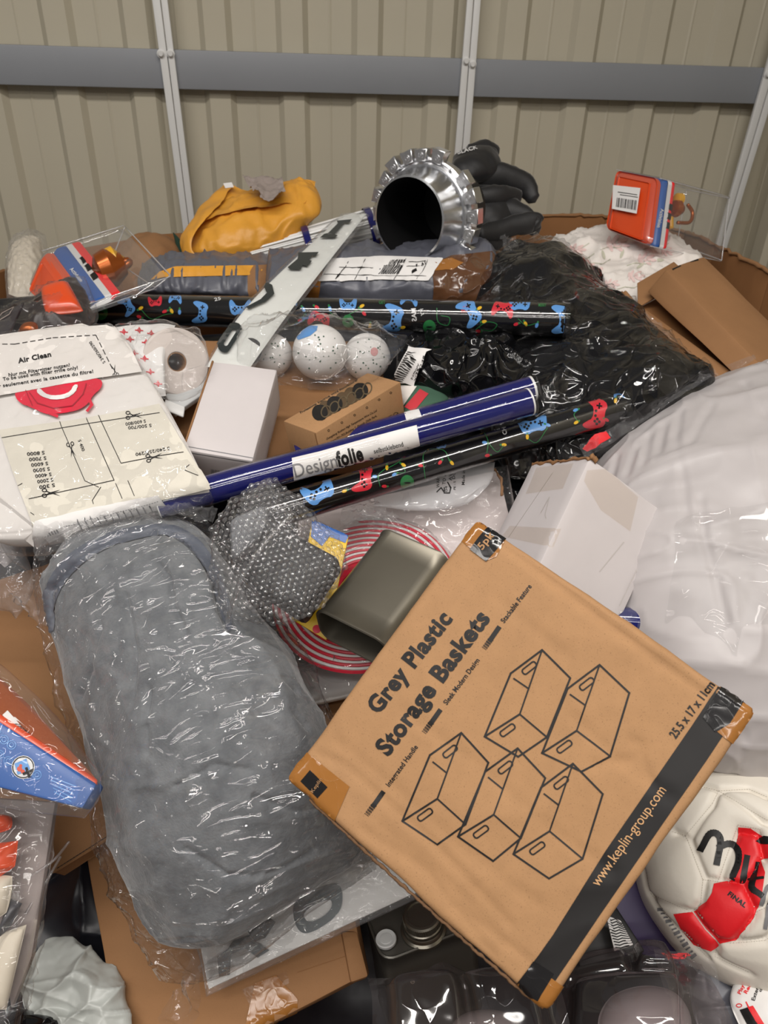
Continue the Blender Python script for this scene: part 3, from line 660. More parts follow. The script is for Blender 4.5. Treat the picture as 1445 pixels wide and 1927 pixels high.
ink('emblem_picture', join(poly([(28, 1437), (50, 1428), (58, 1448), (34, 1458)])), b_, M['pblue'], t, 8, .0011)
ink('emblem_figure', join(ell(38, 1447, 5), ell(44, 1452, 4), ell(40, 1441, 3)), b_, M['orange'], t, 8, .0013)
ink('emblem_cross', join(line([(46, 1456), (61, 1450)], 5), line([(51, 1446), (56, 1461)], 5)), b_, M['ink'], t, 8, .0015)
ink('swirls', join(*[circl(x, y, r, 1.5, n=14) for x, y in ((22, 1402), (70, 1458), (16, 1432), (0, 1420), (8, 1392)) for r in (4, 8)]), b_, M['pblue'], t, 8, .0006)
ink('sleeve_lettering', join(text('CAUTION', (8, 1380), (-14, 1362), 6), *[line([(95+k*2, 1462+k*7), (142-k*2, 1480+k*7)], 1.6) for k in range(5)]), b_, M['pblue'], t, 8, .0008)
soft('clear_wrap', [[(-160, 1120, .78), (70, 1310, .755), (190, 1458, .715)], [(-160, 1290, .72), (40, 1400, .71), (188, 1500, .695)], [(-170, 1450, .70), (0, 1520, .69), (160, 1540, .688)]], .006, .02, M['film'], t, n=(60, 50), dl=[('r', 26, .004), ('f', 30, .003)])
# ------------------------------------------------------------------ floral cushion
o = tag(soft('floral_cushion', [[(992, 492, 1.52), (1060, 462, 1.56), (1140, 440, 1.58), (1230, 450, 1.56), (1310, 482, 1.48)], [(1000, 540, 1.40), (1080, 520, 1.42), (1160, 510, 1.42), (1240, 505, 1.42), (1325, 500, 1.40)],
      [(1060, 640, 1.28), (1120, 620, 1.28), (1180, 600, 1.28), (1240, 570, 1.30), (1330, 540, 1.34)]], .05, .05, M['cotton'], n=(100, 80), pw=3, rnd=.3, dl=[('n', 12, .012), ('r', 20, .006), ('r', 45, .003)]),
      'white cotton cushion with faint pink and green flower print under the upright orange toy pack', 'cushion')
fl_ = []; 
for x, y, r in ((1160, 458, 26), (1085, 470, 18), (1215, 488, 20), (1110, 512, 26), (1255, 474, 14), (1195, 520, 18), (1150, 535, 16)):
    for k in range(6): a = k*60+x; fl_.append(ell(x+r*.6*math.cos(math.radians(a)), y+r*.3*math.sin(math.radians(a)), r*.45, r*.16, a*.5, 12))
ink('pink_flower_print', join(*fl_), o, mat('pale_pink_print', (222, 196, 192), .85), o, 8, .0008)
ink('green_leaf_print', join(*[line([(x, y), (x+16, y-5), (x+34, y-3), (x+48, y-12)], 1.5) for x, y in ((1070, 490), (1100, 500), (1180, 500), (1130, 470), (1210, 470), (1060, 470), (1160, 545))]+[ell(x, y, 9, 3, 20+x) for x, y in ((1090, 496), (1135, 480), (1205, 500), (1170, 478), (1120, 545), (1240, 490))]), o, mat('pale_green_print', (190, 190, 172), .85), o, 8, .0008)
# ------------------------------------------------------------------ opened brown carton at the right
t = thing('open_carton', 'opened brown carton with its lid flap raised, leaning on the box edge at the right', 'carton', P(1330, 620, 1.25))
cc = {(0,0,0): P(1254, 510, 1.185), (1,0,0): P(1325, 482, 1.25), (1,1,0): P(1540, 700, 1.10), (0,1,0): P(1436, 690, 1.02)}
n_ = ((cc[1,1,0]-cc[0,0,0]).cross(cc[0,1,0]-cc[1,0,0])).normalized(); n_ = n_ if n_.dot(C0-cc[0,0,0]) > 0 else -n_
cc.update({(0,0,1): P(1219, 549, 1.20), (0,1,1): P(1396, 720, 1.03), (1,0,1): cc[1,0,0]-n_*.05, (1,1,1): cc[1,1,0]-n_*.05})
lid = box8('lid', cc, M['kraft2'], t, bev=.002, dl=[('n', 12, .002)], cuts=4)
for q_ in ([(1266, 507), (1280, 500)], [(1300, 492), (1313, 489)]): ink('lid_slot', line(q_, 3), lid, M['dark'], t, 0, .0005)
ink('lid_opening', join(line([(1219, 547), (1253, 511)], 3)), lid, M['dark'], t, 0, .0006)
ink('clear_tape', poly([(1362, 690), (1418, 668), (1422, 676), (1378, 705), (1372, 700)]), lid, M['filmw'], t, 8, .001)
box8('lid_flap', quadbox([(1199, 532, 1.235), (1268, 492, 1.27), (1300, 520, 1.22), (1200, 578, 1.20)], .003), M['kraft2'], t, bev=.001)
box8('inner_tray', quadbox([(1200, 580, 1.215), (1262, 548, 1.26), (1420, 720, 1.09), (1376, 742, 1.055)], .003), M['kraftd'], t, bev=.001)
box8('base_side', quadbox([(1200, 582, 1.20), (1212, 580, 1.205), (1400, 716, 1.04), (1386, 738, 1.03)], .003), M['kraft2'], t, bev=.001)
box8('front_flap', quadbox([(1170, 546, 1.20), (1198, 582, 1.195), (1384, 740, 1.025), (1340, 735, 1.03)], .003), M['kraft2'], t, bev=.001)
sweep('torn_point', [P(1186, 580, 1.19), P(1180, 562, 1.195), P(1176, 548, 1.20)], [.012, .007, .002], M['kraft2'], t, seg=8, flat=.3)
box8('lower_side', quadbox([(1330, 745, 1.05), (1400, 706, 1.06), (1440, 700, 1.07), (1350, 775, 1.04)], .003), M['kraft2'], t, bev=.001)
# ------------------------------------------------------------------ big black bag in clear plastic
t = thing('black_garment_bag', 'large black garment bundle in shiny clear plastic, right of the gift wrap roll', 'bag', P(1120, 700, 1.3))
rows = [[(930, 520, 1.30), (960, 485, 1.36), (1015, 500, 1.37), (1085, 520, 1.36), (1140, 566, 1.30)],
        [(900, 570, 1.24), (990, 530, 1.26), (1060, 530, 1.26), (1125, 585, 1.22), (1180, 622, 1.19)],
        [(860, 660, 1.18), (960, 650, 1.14), (1080, 640, 1.12), (1170, 655, 1.10), (1268, 692, 1.09)],
        [(880, 760, 1.10), (1000, 770, 1.07), (1100, 760, 1.05), (1200, 750, 1.02), (1345, 712, 1.02)],
        [(960, 900, 1.02), (1040, 900, 1.02), (1090, 868, 1.00), (1170, 830, .99), (1300, 745, 1.00)]]
soft('black_fabric', rows, .035, .05, M['blackbag'], t, (150, 150), pw=4, b=.5, dl=[('n', 8, .016, 3), ('f', 9, .008, 7), ('r', 10, .006, 9)])
soft('plastic_film', rows, .035, .055, M['filmd'], t, (150, 150), pw=4, b=.5, off=.007, dl=[('n', 8, .016, 3), ('f', 12, .008, 17), ('r', 14, .006, 19)])
sheet('film_peak', [[(945, 440, 1.30), (968, 452, 1.31), (985, 470, 1.30)], [(948, 480, 1.28), (965, 490, 1.27), (998, 492, 1.28)], [(940, 530, 1.25), (962, 540, 1.24), (985, 545, 1.25)]], M['filmw'], t, (40, 50), dl=[('r', 40, .007), ('f', 50, .006)])
sheet('film_hem', [[(1155, 540, 1.19), (1190, 566, 1.17), (1240, 610, 1.13), (1290, 662, 1.08), (1352, 706, 1.02)], [(1140, 575, 1.17), (1180, 600, 1.15), (1230, 650, 1.11), (1275, 690, 1.06), (1330, 730, 1.00)]], M['filmw'], t, (110, 20), dl=[('r', 50, .006), ('f', 60, .005)])
sheet('film_tail', [[(1100, 868, .985), (1180, 815, .97), (1270, 752, .985), (1345, 706, 1.0)], [(1090, 840, .97), (1175, 790, .975), (1260, 735, .99), (1320, 700, 1.0)]], M['filmw'], t, (90, 20), dl=[('r', 50, .006), ('f', 60, .004)])
ink('red_print', poly([(1120, 818), (1140, 810), (1146, 822), (1106, 846), (1096, 842)]), COL.objects['black_fabric'], M['ballred'], t, 8, .009)
# small black bag with barcode sticker
t = thing('black_polybag', 'small black polybag with a white barcode sticker, behind the kraft reel box', 'bag', P(860, 740, 1.15))
o = soft('black_plastic', [[(760, 670, 1.12), (800, 645, 1.14), (880, 630, 1.14), (1000, 640, 1.12)], [(745, 700, 1.07), (810, 700, 1.07), (890, 690, 1.07), (1010, 690, 1.06)], [(770, 725, 1.05), (830, 748, 1.05), (900, 755, 1.04), (990, 730, 1.04)]], .03, .03, M['blackbag'], t, (100, 70), pw=4, b=.5, dl=[('f', 20, .012, 5), ('r', 22, .007, 6)])
st_ = ink('sticker', poly([(770, 659), (805, 661), (780, 724), (744, 714)]), o, M['whitepaper'], t, 8, .006)
ink('barcode', join(*[line([(770-k*1.75, 668+k*3.4), (785-k*1.75, 671+k*3.4)], 1.5) for k in range(15)]+[text('X00248', (786, 716), (800, 672), 5), text('New', (780, 712), (789, 684), 4)]), o, M['ink'], t, 6, .0072)
# ------------------------------------------------------------------ gift wrap rolls
CTL = chaikin([(-1, .1), (-.85, -.5), (-.5, -.68), (-.25, -.55), (.25, -.55), (.5, -.68), (.85, -.5), (1, .1), (1.05, .6), (.85, .85), (.58, .55), (.35, .2), (-.35, .2), (-.58, .55), (-.85, .85), (-1.05, .6)], 1)
def pad(x, y, s, a):
    ca, sa = math.cos(math.radians(a)), math.sin(math.radians(a)); tf = lambda p: (x+s*(p[0]*ca-p[1]*sa), y+s*(p[0]*sa+p[1]*ca))
    dots = [ell(*tf(q), s*.09, n=8) for q in ((.5, -.25), (.65, -.1), (.35, -.1), (.5, .05), (-.15, .05), (.15, .05))]+[line([tf((-.65, -.12)), tf((-.35, -.12))], s*.1), line([tf((-.5, -.27)), tf((-.5, .03))], s*.1)]
    return poly([tf(q) for q in CTL]), join(*dots)
def printroll(o, t, pads, bulbs, words, cords, mittens=()):
    g = {'pblue': [], 'pred': [], 'pgreen': [], 'pyel': [], 'pwhite': [], 'dark': []}
    for x, y, s, a, c_ in pads:
        p, d = pad(x, y, s, a); g[c_].append(p); g['dark'].append(d)
    for x, y, a, c_ in bulbs: g[c_].append(ell(x, y, 5.2, 3, a, 10)); g['pgreen'].append(ell(x-6*math.cos(math.radians(a)), y-6*math.sin(math.radians(a)), 2.6, 2.0, a, 8))
    for s, p0, p1, h, c_ in words: g[c_].append(text(s, p0, p1, h, .02))
    for pts in cords:
        A = np.array([[Vector((x, y, 0))[:]]*2 for x, y in pts]); q = ev(A, np.zeros(16), np.linspace(0, 1, 16)); g['pgreen'].append(line([(v[0], v[1]) for v in q], 1.3))
    for x, y, r, c_ in mittens: g[c_].append(ell(x, y, r, r*1.1)); g['dark'].append(ell(x, y, r*.5, r*.12))
    nm = {'pblue': 'blue_print', 'pred': 'red_print', 'pgreen': 'green_print', 'pyel': 'yellow_print', 'pwhite': 'white_print', 'dark': 'black_print'}
    for k, v in g.items():
        if v: tag(ink(nm[k], join(*v), o, M[k] if k != 'dark' else M['wrapblack'], t, 6, .0007 if k == 'dark' else .0003), kind='stuff')
t = thing('gift_wrap_roll', 'upper black gift wrap roll with game controllers, lying level across the pile', 'gift wrap', P(620, 625, 1.17), 'black gift wrap rolls')
o = tube('paper_roll', P(150, 580, 1.235), P(1062, 602, 1.06), .0230, M['wrapblack'], t, 56, hollow=.019)
pads = [(240, 576, 17, 60, 'pblue'), (292, 568, 13, 175, 'pred'), (330, 562, 12, 5, 'pblue'), (378, 588, 20, 95, 'pblue'), (452, 580, 20, 180, 'pblue'), (545, 565, 14, 0, 'pblue'), (601, 600, 20, 15, 'pred'), (655, 573, 16, 180, 'pblue'), (741, 600, 26, 100, 'pblue'),
        (885, 588, 25, 60, 'pblue'), (946, 581, 20, 10, 'pred'), (978, 571, 20, 180, 'pblue'), (770, 563, 16, 8, 'pblue'), (1058, 601, 26, 90, 'pblue')]
bulbs = [(265, 580, -30, 'pyel'), (310, 586, 160, 'pred'), (323, 585, 60, 'pyel'), (338, 587, 90, 'pblue'), (262, 596, 200, 'pred'), (571, 582, 60, 'pblue'), (596, 578, 30, 'pred'), (621, 581, 70, 'pblue'), (681, 576, -30, 'pyel'), (685, 590, 50, 'pred'), (696, 613, 100, 'pyel'), (758, 616, -10, 'pyel'), (565, 603, 180, 'pred'),
         (902, 580, -30, 'pyel'), (911, 605, -10, 'pyel'), (971, 610, 160, 'pred'), (989, 609, 60, 'pyel'), (1010, 612, 110, 'pblue'), (900, 623, 190, 'pred')]
cords = [[(265, 582), (285, 600), (310, 592), (325, 590)], [(540, 590), (545, 610), (560, 605), (575, 590)], [(621, 588), (640, 600), (660, 590), (680, 580)], [(822, 580), (824, 605), (842, 612), (846, 598), (830, 594)], [(895, 620), (915, 606), (935, 610), (925, 622), (905, 620)], [(975, 600), (990, 612), (1010, 608)], [(478, 590), (486, 604), (500, 598)]]
printroll(o, t, pads, bulbs, [('ITY', (796, 581), (798, 594), -6, 'pwhite'), ('MAS', (782, 580), (784, 604), -9, 'pwhite'), ('MER', (870, 574), (882, 574), -6, 'pred'), ('RRY', (868, 582), (880, 582), -6, 'pred'), ('MERRY', (1013, 577), (1028, 577), 6, 'pgreen'), ('25', (404, 567), (416, 564), 6, 'pwhite'), ('GET', (713, 572), (725, 572), 6, 'pgreen')], cords, [(190, 588, 13, 'pgreen'), (655, 604, 11, 'pgreen'), (808, 615, 12, 'pgreen'), (517, 606, 10, 'pgreen')])
tube('clear_wrap', P(146, 580, 1.235), P(1072, 602, 1.058), .0238, M['rollfilm'], t, 40, dl=[('r', 30, .0005)])
t = thing('gift_wrap_roll', 'lower black gift wrap roll with game controllers, slanting in front of the blue rolls', 'gift wrap', P(860, 890, .95), 'black gift wrap rolls')
o = tube('paper_roll', P(470, 977, .885), P(1168, 766, .99), .0186, M['wrapblack'], t, 56, hollow=.015)
pads = [(1122, 778, 29, 98, 'pred'), (1003, 797, 27, 165, 'pblue'), (683, 898, 27, 92, 'pred'), (600, 925, 30, 150, 'pblue'), (830, 838, 10, 170, 'pblue'), (1165, 741, 10, 0, 'pblue')]
bulbs = [(1083, 772, 160, 'pblue'), (1084, 795, 150, 'pyel'), (1158, 754, 100, 'pyel'), (1141, 790, 30, 'pred'), (906, 814, 150, 'pyel'), (992, 822, 90, 'pyel'), (1031, 800, 20, 'pblue'), (948, 837, 0, 'pyel'), (912, 833, 190, 'pblue'), (917, 857, 170, 'pred'), (805, 843, 90, 'pyel'), (758, 858, 15, 'pred'), (759, 875, 30, 'pyel'), (728, 880, 90, 'pyel'),
         (705, 897, 180, 'pblue'), (742, 893, 150, 'pblue'), (791, 876, 10, 'pred'), (828, 870, 130, 'pred'), (850, 871, 50, 'pyel'), (648, 924, 160, 'pyel'), (723, 915, 180, 'pred')]
cords = [[(1090, 770), (1080, 780), (1086, 792)], [(910, 812), (918, 830), (916, 852)], [(992, 825), (1010, 832), (1030, 805)], [(715, 915), (712, 895), (725, 882)], [(805, 845), (796, 860), (800, 900)], [(805, 845), (835, 848), (846, 868)], [(728, 882), (750, 870), (758, 860)], [(745, 890), (762, 888), (756, 876)], [(920, 835), (935, 850), (948, 838)]]
printroll(o, t, pads, bulbs, [('MER', (941, 808), (938, 794), 7, 'pwhite'), ('CHRIS', (954, 817), (948, 790), 8, 'pwhite')], cords, [(766, 908, 13, 'pgreen')])
tube('clear_wrap', P(466, 978, .884), P(1181, 762, .99), .0193, M['rollfilm'], t, 40, dl=[('r', 30, .0005)])
# ------------------------------------------------------------------ blue vinyl rolls
t = thing('vinyl_roll', 'front dark blue vinyl roll carrying a long white paper label', 'vinyl roll', P(640, 880, .92), 'dark blue vinyl rolls')
o = tube('blue_sheet', P(298, 948, .855), P(996, 756, .925), .0166, M['blue'], t, 48, hollow=.0135)
tube('end_cap', P(297, 948.3, .8549), P(299, 947.8, .8551), .0170, M['white'], t, 32, n=1); tube('end_rim', P(994, 756.6, .9248), P(997, 755.7, .9251), .0171, M['white'], t, 32, n=1)
lab = [(548, 868), (550, 902), (786, 842), (784, 803)]
ink('paper_label', poly([(549, 862), (553, 904), (791, 844), (784, 800), (700, 822), (600, 850)]), o, M['whitepaper'], t, 5, .0004)
ink('grey_lettering', text('Design', (556, 898), (636, 877), 26, .0), o, M['inkg'], t, 5, .0009)
ink('black_lettering', join(text('folie', (636, 877), (685, 864), 27, .04), text('selbstklebend', (704, 853), (759, 839), 9, .0)), o, M['dark'], t, 5, .0009)
tube('clear_wrap', P(290, 950, .8549), P(1002, 754, .9258), .0175, M['rollfilm'], t, 36, dl=[('r', 30, .0005)])
t = thing('vinyl_roll', 'rear dark blue vinyl roll, partly hidden behind the labelled one', 'vinyl roll', P(800, 800, .98), 'dark blue vinyl rolls')
o = tube('blue_sheet', P(560, 858, .965), P(1001, 731, .975), .0158, M['blue'], t, 48, hollow=.013)
tube('end_rim', P(999, 731.6, .9749), P(1003, 730.4, .9751), .0163, M['white'], t, 32, n=1)
ink('paper_label', poly([(760, 775), (788, 770), (795, 788), (766, 796)]), o, M['whitepaper'], t, 5, .0004)
tube('clear_wrap', P(556, 859, .965), P(1010, 728, .975), .0167, M['rollfilm'], t, 36, dl=[('r', 30, .0005)])
t = thing('vinyl_roll', 'end of a blue vinyl roll poking out under the printed box', 'vinyl roll', P(1190, 1200, .85), 'dark blue vinyl rolls')
tube('blue_sheet', P(1040, 1160, .87), P(1222, 1172, .86), .0165, M['blue'], t, 40, hollow=.013)
tube('end_rim', P(1221, 1172, .86), P(1227, 1172.4, .86), .0170, M['white'], t, 32, n=1)
tube('clear_wrap', P(1040, 1160, .87), P(1232, 1173, .86), .0174, M['filmw'], t, 36, dl=[('r', 50, .002)])
# ------------------------------------------------------------------ letter strip lying over the parcels
t = thing('letter_strip', 'long pale strip with dark grey letters OVER, leaning over the grey parcels', 'number plate', P(540, 600, 1.15), 'plates with raised letters')
rows = [[(648, 404, 1.375), (690, 402, 1.37)], [(565, 478, 1.235), (625, 484, 1.23)], [(480, 560, 1.115), (552, 578, 1.11)], [(425, 630, 1.045), (500, 650, 1.04)], [(388, 690, 1.0), (465, 700, .995)]]
o = soft('plate', rows, .003, .003, mat('off_white_plate', (226, 228, 224), .35), t, (16, 80), pw=12, b=.3)
soft('clear_sleeve', [[(r[0][0]-3, r[0][1]-2, r[0][2]), (r[1][0]+5, r[1][1]+3, r[1][2])] for r in rows], .006, .006, M['filmw'], t, (24, 90), pw=10, b=.3, dl=[('r', 40, .002)])
Lm = mat('dark_chrome_letter', (52, 58, 60), .25, metal=.3)
ink('letter', poly(rrect(433, 640, 62, 24, 11, -58), [rrect(433, 640, 36, 8, 4, -58)]), o, Lm, t, 6, .0045)
ink('letter', poly([(502, 536), (512, 541), (516, 558), (500, 572), (468, 586), (462, 583), (490, 568), (502, 556), (497, 545)]), o, Lm, t, 6, .0045)
ink('letter', poly([(562, 480), (600, 479), (594, 487), (588, 486), (582, 494), (587, 496), (578, 506), (569, 504), (566, 512), (546, 512), (541, 508), (560, 492)]), o, Lm, t, 6, .0045)
ink('letter', poly([(634, 420), (663, 417), (657, 424), (648, 424), (632, 443), (630, 446), (636, 448), (630, 452), (602, 452), (610, 445), (618, 443), (636, 425)]), o, Lm, t, 6, .0045)
# ------------------------------------------------------------------ white spheres in a clear bag
t = thing('ball_bag', 'clear bag holding three speckled white balls below the upper gift wrap roll', 'bag', P(600, 710, 1.10))
soft('clear_bag', [[(452, 640, 1.08), (520, 610, 1.08), (640, 622, 1.06), (770, 640, 1.08)], [(450, 670, 1.02), (530, 660, 1.00), (620, 660, .99), (745, 670, 1.03)], [(470, 700, 1.04), (560, 728, 1.01), (640, 735, 1.01), (700, 712, 1.04)]], .028, .02, M['film'], t, (90, 60), pw=4, b=.5, dl=[('r', 24, .006, 4), ('f', 26, .006, 5)])
for lb, x, y, d, r in (('speckled white ball with a blue patch, largest in the clear bag', 602, 663, 1.07, .0385), ('speckled white ball at the right in the clear bag', 690, 672, 1.10, .034), ('white ball beside the black disc at the left in the clear bag', 510, 668, 1.10, .031)):
    o = lathe('ball', P(x, y, d), UP, [(r*math.sin(math.pi*k/24), -r*math.cos(math.pi*k/24)) for k in range(25)], M['whitepaper'], seg=36); tag(o, lb, 'ball', 'balls in the clear bag')
    rx = r/d*1430; rn = random.Random(int(x))
    ink('speckle', join(*[ell(x+rx*.8*math.cos(a)*q, y+rx*.8*math.sin(a)*q, rn.uniform(.8, 2), n=6) for a, q in [(rn.random()*6.28, rn.random()**.5) for _ in range(26)]]), o, M['cloth_g'], o, 0, .0006)
    if x == 602: ink('blue_patch', poly([(556, 634), (566, 620), (584, 613), (598, 614), (596, 622), (584, 632), (562, 640)]), o, M['pblue'], o, 5, .0006)
    if x == 690: ink('red_patch', ell(704, 662, 7, 8), o, mat('pale_red_print', (206, 150, 150), .6), o, 5, .0006)
o = tag(lathe('black_disc', P(474, 662, 1.045), -FW+RT*-.5, [(0, 0), (.016, 0), (.018, .002), (.018, .006), (0, .007)], M['dark'], seg=20), 'small black faceted disc beside the left ball in the clear bag', 'disc')
# ------------------------------------------------------------------ toilet roll in printed plastic
t = thing('paper_roll_pack', 'white paper roll in red-printed clear plastic, right of the filter bag pack', 'paper roll', P(320, 760, 1.06))
ax = (-FW*.80+RT*.45-UP*.10).normalized(); c = P(333, 681, 1.0)
lathe('paper', c, ax, [(.0125, -.10), (.0125, -.001), (.0135, 0), (.030, .0006), (.0415, 0), (.0440, -.003), (.0440, -.10)], M['tissue'], t, seg=56, dl=[('n', 30, .0008)])
lathe('cardboard_core', c, ax, [(.0124, -.001), (.0112, -.001), (.0112, -.10)], M['kraft2'], t, seg=32)
o = soft('printed_wrapper', [[(195, 618, 1.02), (260, 612, 1.03), (330, 612, 1.04)], [(230, 680, .985), (270, 670, .985), (310, 660, .99)], [(262, 742, .975), (285, 745, .97), (312, 745, .975)]], .006, .03, M['whitepaper'], t, (40, 40), pw=4, b=.5, dl=[('n', 25, .003)])
rp = [];
for x, y in ((233, 625), (262, 622), (285, 628), (245, 639), (253, 665), (272, 675), (238, 652), (275, 645), (283, 700), (262, 697), (297, 722)): rp += [line([(x-7, y), (x+7, y+1)], 2), line([(x, y-5), (x+1, y+5)], 2), circl(x, y, 3.2, 1.2, n=8)]
ink('red_print', join(*rp), o, M['pred'], t, 6, .0008)
soft('clear_film', [[(215, 612, .99), (300, 606, .985), (375, 620, .99)], [(262, 680, .955), (330, 676, .940), (392, 672, .955)], [(280, 745, .955), (340, 756, .950), (380, 735, .962)]], .012, .03, M['film'], t, (60, 60), pw=4, b=.5, dl=[('r', 30, .004), ('f', 40, .004)])
tag(box8('paper_sheet', quadbox([(310, 742, 1.0), (396, 700, 1.03), (392, 735, 1.02), (330, 778, .99)], .012), M['lgrey'], bev=.002), 'pale grey folded plastic sheet under the paper roll', 'sheet')
tag(box8('clear_sleeve_clip', quadbox([(310, 750, .985), (348, 765, .985), (345, 785, .98), (308, 770, .98)], .004), M['white'], bev=.002), 'small white folded clip below the paper roll', 'clip')
# long brown carton lying behind small white box
tag(box8('long_carton', quadbox([(270, 640, 1.14), (720, 640, 1.16), (720, 860, 1.01), (300, 880, 1.00)], .03), M['kraft2'], bev=.003, cuts=6, dl=[('n', 8, .003)]), 'flat brown carton lying beneath the ball bag and the kraft reel box', 'carton')
o = tag(soft('striped_cloth', [[(750, 720, 1.08), (790, 712, 1.09), (840, 735, 1.08)], [(765, 790, 1.0), (800, 790, 1.0), (850, 780, 1.01)]], .01, .01, M['cloth_g'], n=(30, 30), pw=5, dl=[('n', 20, .003)]), 'green cloth with white and red stripes behind the kraft reel box', 'cloth')
ink('red_stripe', poly([(762, 766), (790, 733), (806, 742), (778, 776)]), o, M['cloth_r'], o, 6, .001)
ink('white_stripe', poly([(748, 725), (784, 728), (760, 764), (748, 760)]), o, M['cotton'], o, 6, .001)
# ------------------------------------------------------------------ small white box and kraft reel box
wb = fitbox({(0,0,0): (400.4, 679.8, .9276), (0,0,1): (414.6, 744.5, .984), (0,1,0): (344.4, 846, .8583), (0,1,1): (363.1, 909, .9147), (1,0,0): (521.1, 695.8, .9253), (1,0,1): (528.4, 759.7, .9817), (1,1,0): (474.7, 867.7, .856), (1,1,1): (485.4, 925.8, .9124)}, 1.05)
t = thing('white_carton', 'small plain white carton with a brown left edge, standing right of the filter bag pack', 'carton', (wb[0,1,1]+wb[1,1,1])/2, 'white cartons')
o = box8('body', wb, M['whitecard'], t, bev=.0018, cuts=5, dl=[('n', 25, .0007)])
e0, e1 = wb[0,0,0], wb[0,1,0]; sweep('brown_edge', [e0, (e0+e1)/2, e1], .0014, M['kraft2'], t, seg=6)
ink('flap_seam', join(line([(350, 840), (475, 862)], 1.5), line([(346, 850), (475, 871)], 1.5), line([(474, 869), (476, 888)], 1.5)), o, M['inkg'], t, 8, .0004)
ink('barcode', join(*[line([(397+k*2.0, 883+k*.3), (397.4+k*2.0, 892+k*.3)], 1.1 if k % 3 else .6) for k in range(15)]), o, M['inkg'], t, 0, .0004)
kb = fitbox({(0,0,0): (691.6, 701.5, .9712), (0,0,1): (703.2, 774.5, 1.0029), (0,1,0): (533.2, 792.2, .8922), (0,1,1): (551.2, 868.3, .9239), (1,0,0): (753.7, 718.7, .9361), (1,0,1): (763.7, 793.8, .9678), (1,1,0): (594.6, 814.6, .8571), (1,1,1): (611.1, 893, .8888)}, 1.06)
t = thing('reel_box', 'small kraft box printed with a row of reels, standing behind the labelled blue roll', 'box', (kb[0,1,1]+kb[1,1,1])/2)
o = box8('body', kb, M['kraft'], t, bev=.0012)
reels = []; hi = []; md = []
for k, (x, y) in enumerate(((608, 777), (620, 769), (636, 761), (652, 753), (668, 744), (684, 736))):
    (reels if k in (0, 2, 5) else md).append(poly([(x-8+q[0]*1, y+q[1]) for q in [(13*math.cos(a)+(4 if math.cos(a) > 0 else 0), 15*math.sin(a)) for a in [2*math.pi*i/18 for i in range(18)]]]))
ink('reel_print_dark', join(*reels), o, M['ink'], t, 0, .0005); ink('reel_print_grey', join(*md), o, mat('tan_grey_print', (84, 66, 44), .6), t, 0, .0004)
ink('reel_print_flange', join(*[circl(x, y, 8, 2.2, 11, 20, 18) for x, y in ((613, 775), (629, 767), (645, 758), (661, 750), (676, 742), (691, 732))]), o, mat('brown_grey_print', (98, 84, 62), .6), t, 0, .0007)
tl = ['Guangdong Ruizhen High Temperature Wire Co.,Ltd', 'Address:701-702,Building 7, Shunde Zhifu Park,', 'No.9 Second Ring Road,Committee Qiwan Village,', 'Beijiao,District,Shunde,City,Foshan', 'Guangdong,P.R,China']
g = [text('Professional Electrical Wire Manufacturer', (566, 779), (674, 716), 4.2, .02)]
for k, s in enumerate(tl): y = 828+k*9.2; g.append(text(s, (614+k*1.2, y), (614+k+.62*min(153, len(s)*3.3), y-.57*.62*min(153, len(s)*3.3)), 3.8, .01, hv=(-.4, -4.4)))
g += [circl(x, y, 1.8, .8, n=8) for x, y in ((618, 810), (643, 795), (667, 781), (690, 767), (713, 752), (735, 739))]
g += [text('CE', (717, 803), (727, 797), 8, .02, hv=(-1, -10)), circl(734, 791, 3, 1.2), line([(731, 784), (736, 781)], 1.2), line([(731, 787), (736, 784)], 1.2), circl(745, 781, 5, .9), line([(741, 781), (744, 784), (748, 777)], 1.6), text('Made in China', (720, 813), (752, 795), 4.2, .01, hv=(-.4, -5))]
g += [text('TUOPU', (555, 848), (578, 857), 8, .05, hv=(-1, -9))]
for q_ in g: ink('lettering', q_, o, M['ink'], t, 0, .0004)
ink('flap_seam', join(line([(593, 816), (600, 846)], 1.3), line([(534, 796), (592, 818)], 1.0)), o, M['kraftd'], t, 0, .0004)
# ------------------------------------------------------------------ filter bag pack
t = thing('filter_bag_pack', 'pack of white vacuum filter bags with a red collar, at the left', 'filter bags', P(150, 850, 1.0))
rows = [[(-150, 662, 1.03), (0, 640, 1.02), (110, 624, 1.02), (216, 614, 1.01)], [(-120, 770, .96), (20, 750, .955), (150, 730, .95), (285, 716, .945)],
        [(-80, 880, .90), (60, 870, .895), (200, 845, .89), (345, 822, .885)], [(-20, 1010, .845), (80, 1000, .84), (230, 960, .84), (392, 918, .84)]]
o = soft('white_fleece', rows, .008, .05, M['fleece2'], t, (90, 90), pw=14, b=.35, dl=[('n', 9, .004), ('n', 30, .0015)])
top = ink('lower_fleece_panel', poly([(0, 812), (150, 792), (300, 764), (345, 838), (392, 918), (305, 938), (180, 968), (70, 1005), (30, 900)]), o, M['fleece'], t, 12, .0035)
mid = ink('upper_paper_flap', poly([(-60, 650), (0, 636), (120, 620), (200, 610), (235, 640), (268, 706), (190, 716), (100, 732), (0, 750), (-60, 765)]), o, mat('white_nonwoven', (222, 217, 212), .85, bump2=.3, bs2=18), t, 12, .005)
ink('red_collar', poly(chaikin([(30, 750), (34, 738), (60, 735), (80, 730), (150, 718), (186, 716), (196, 722), (194, 735), (178, 748), (168, 768), (140, 780), (90, 785), (62, 770), (42, 765)], 2)), o, M['pinkred'], t, 8, .0045)
ink('red_tabs', join(line([(82, 768), (92, 780), (110, 787)], 6), line([(172, 755), (176, 766), (168, 777)], 5)), o, M['pinkred'], t, 8, .0044)
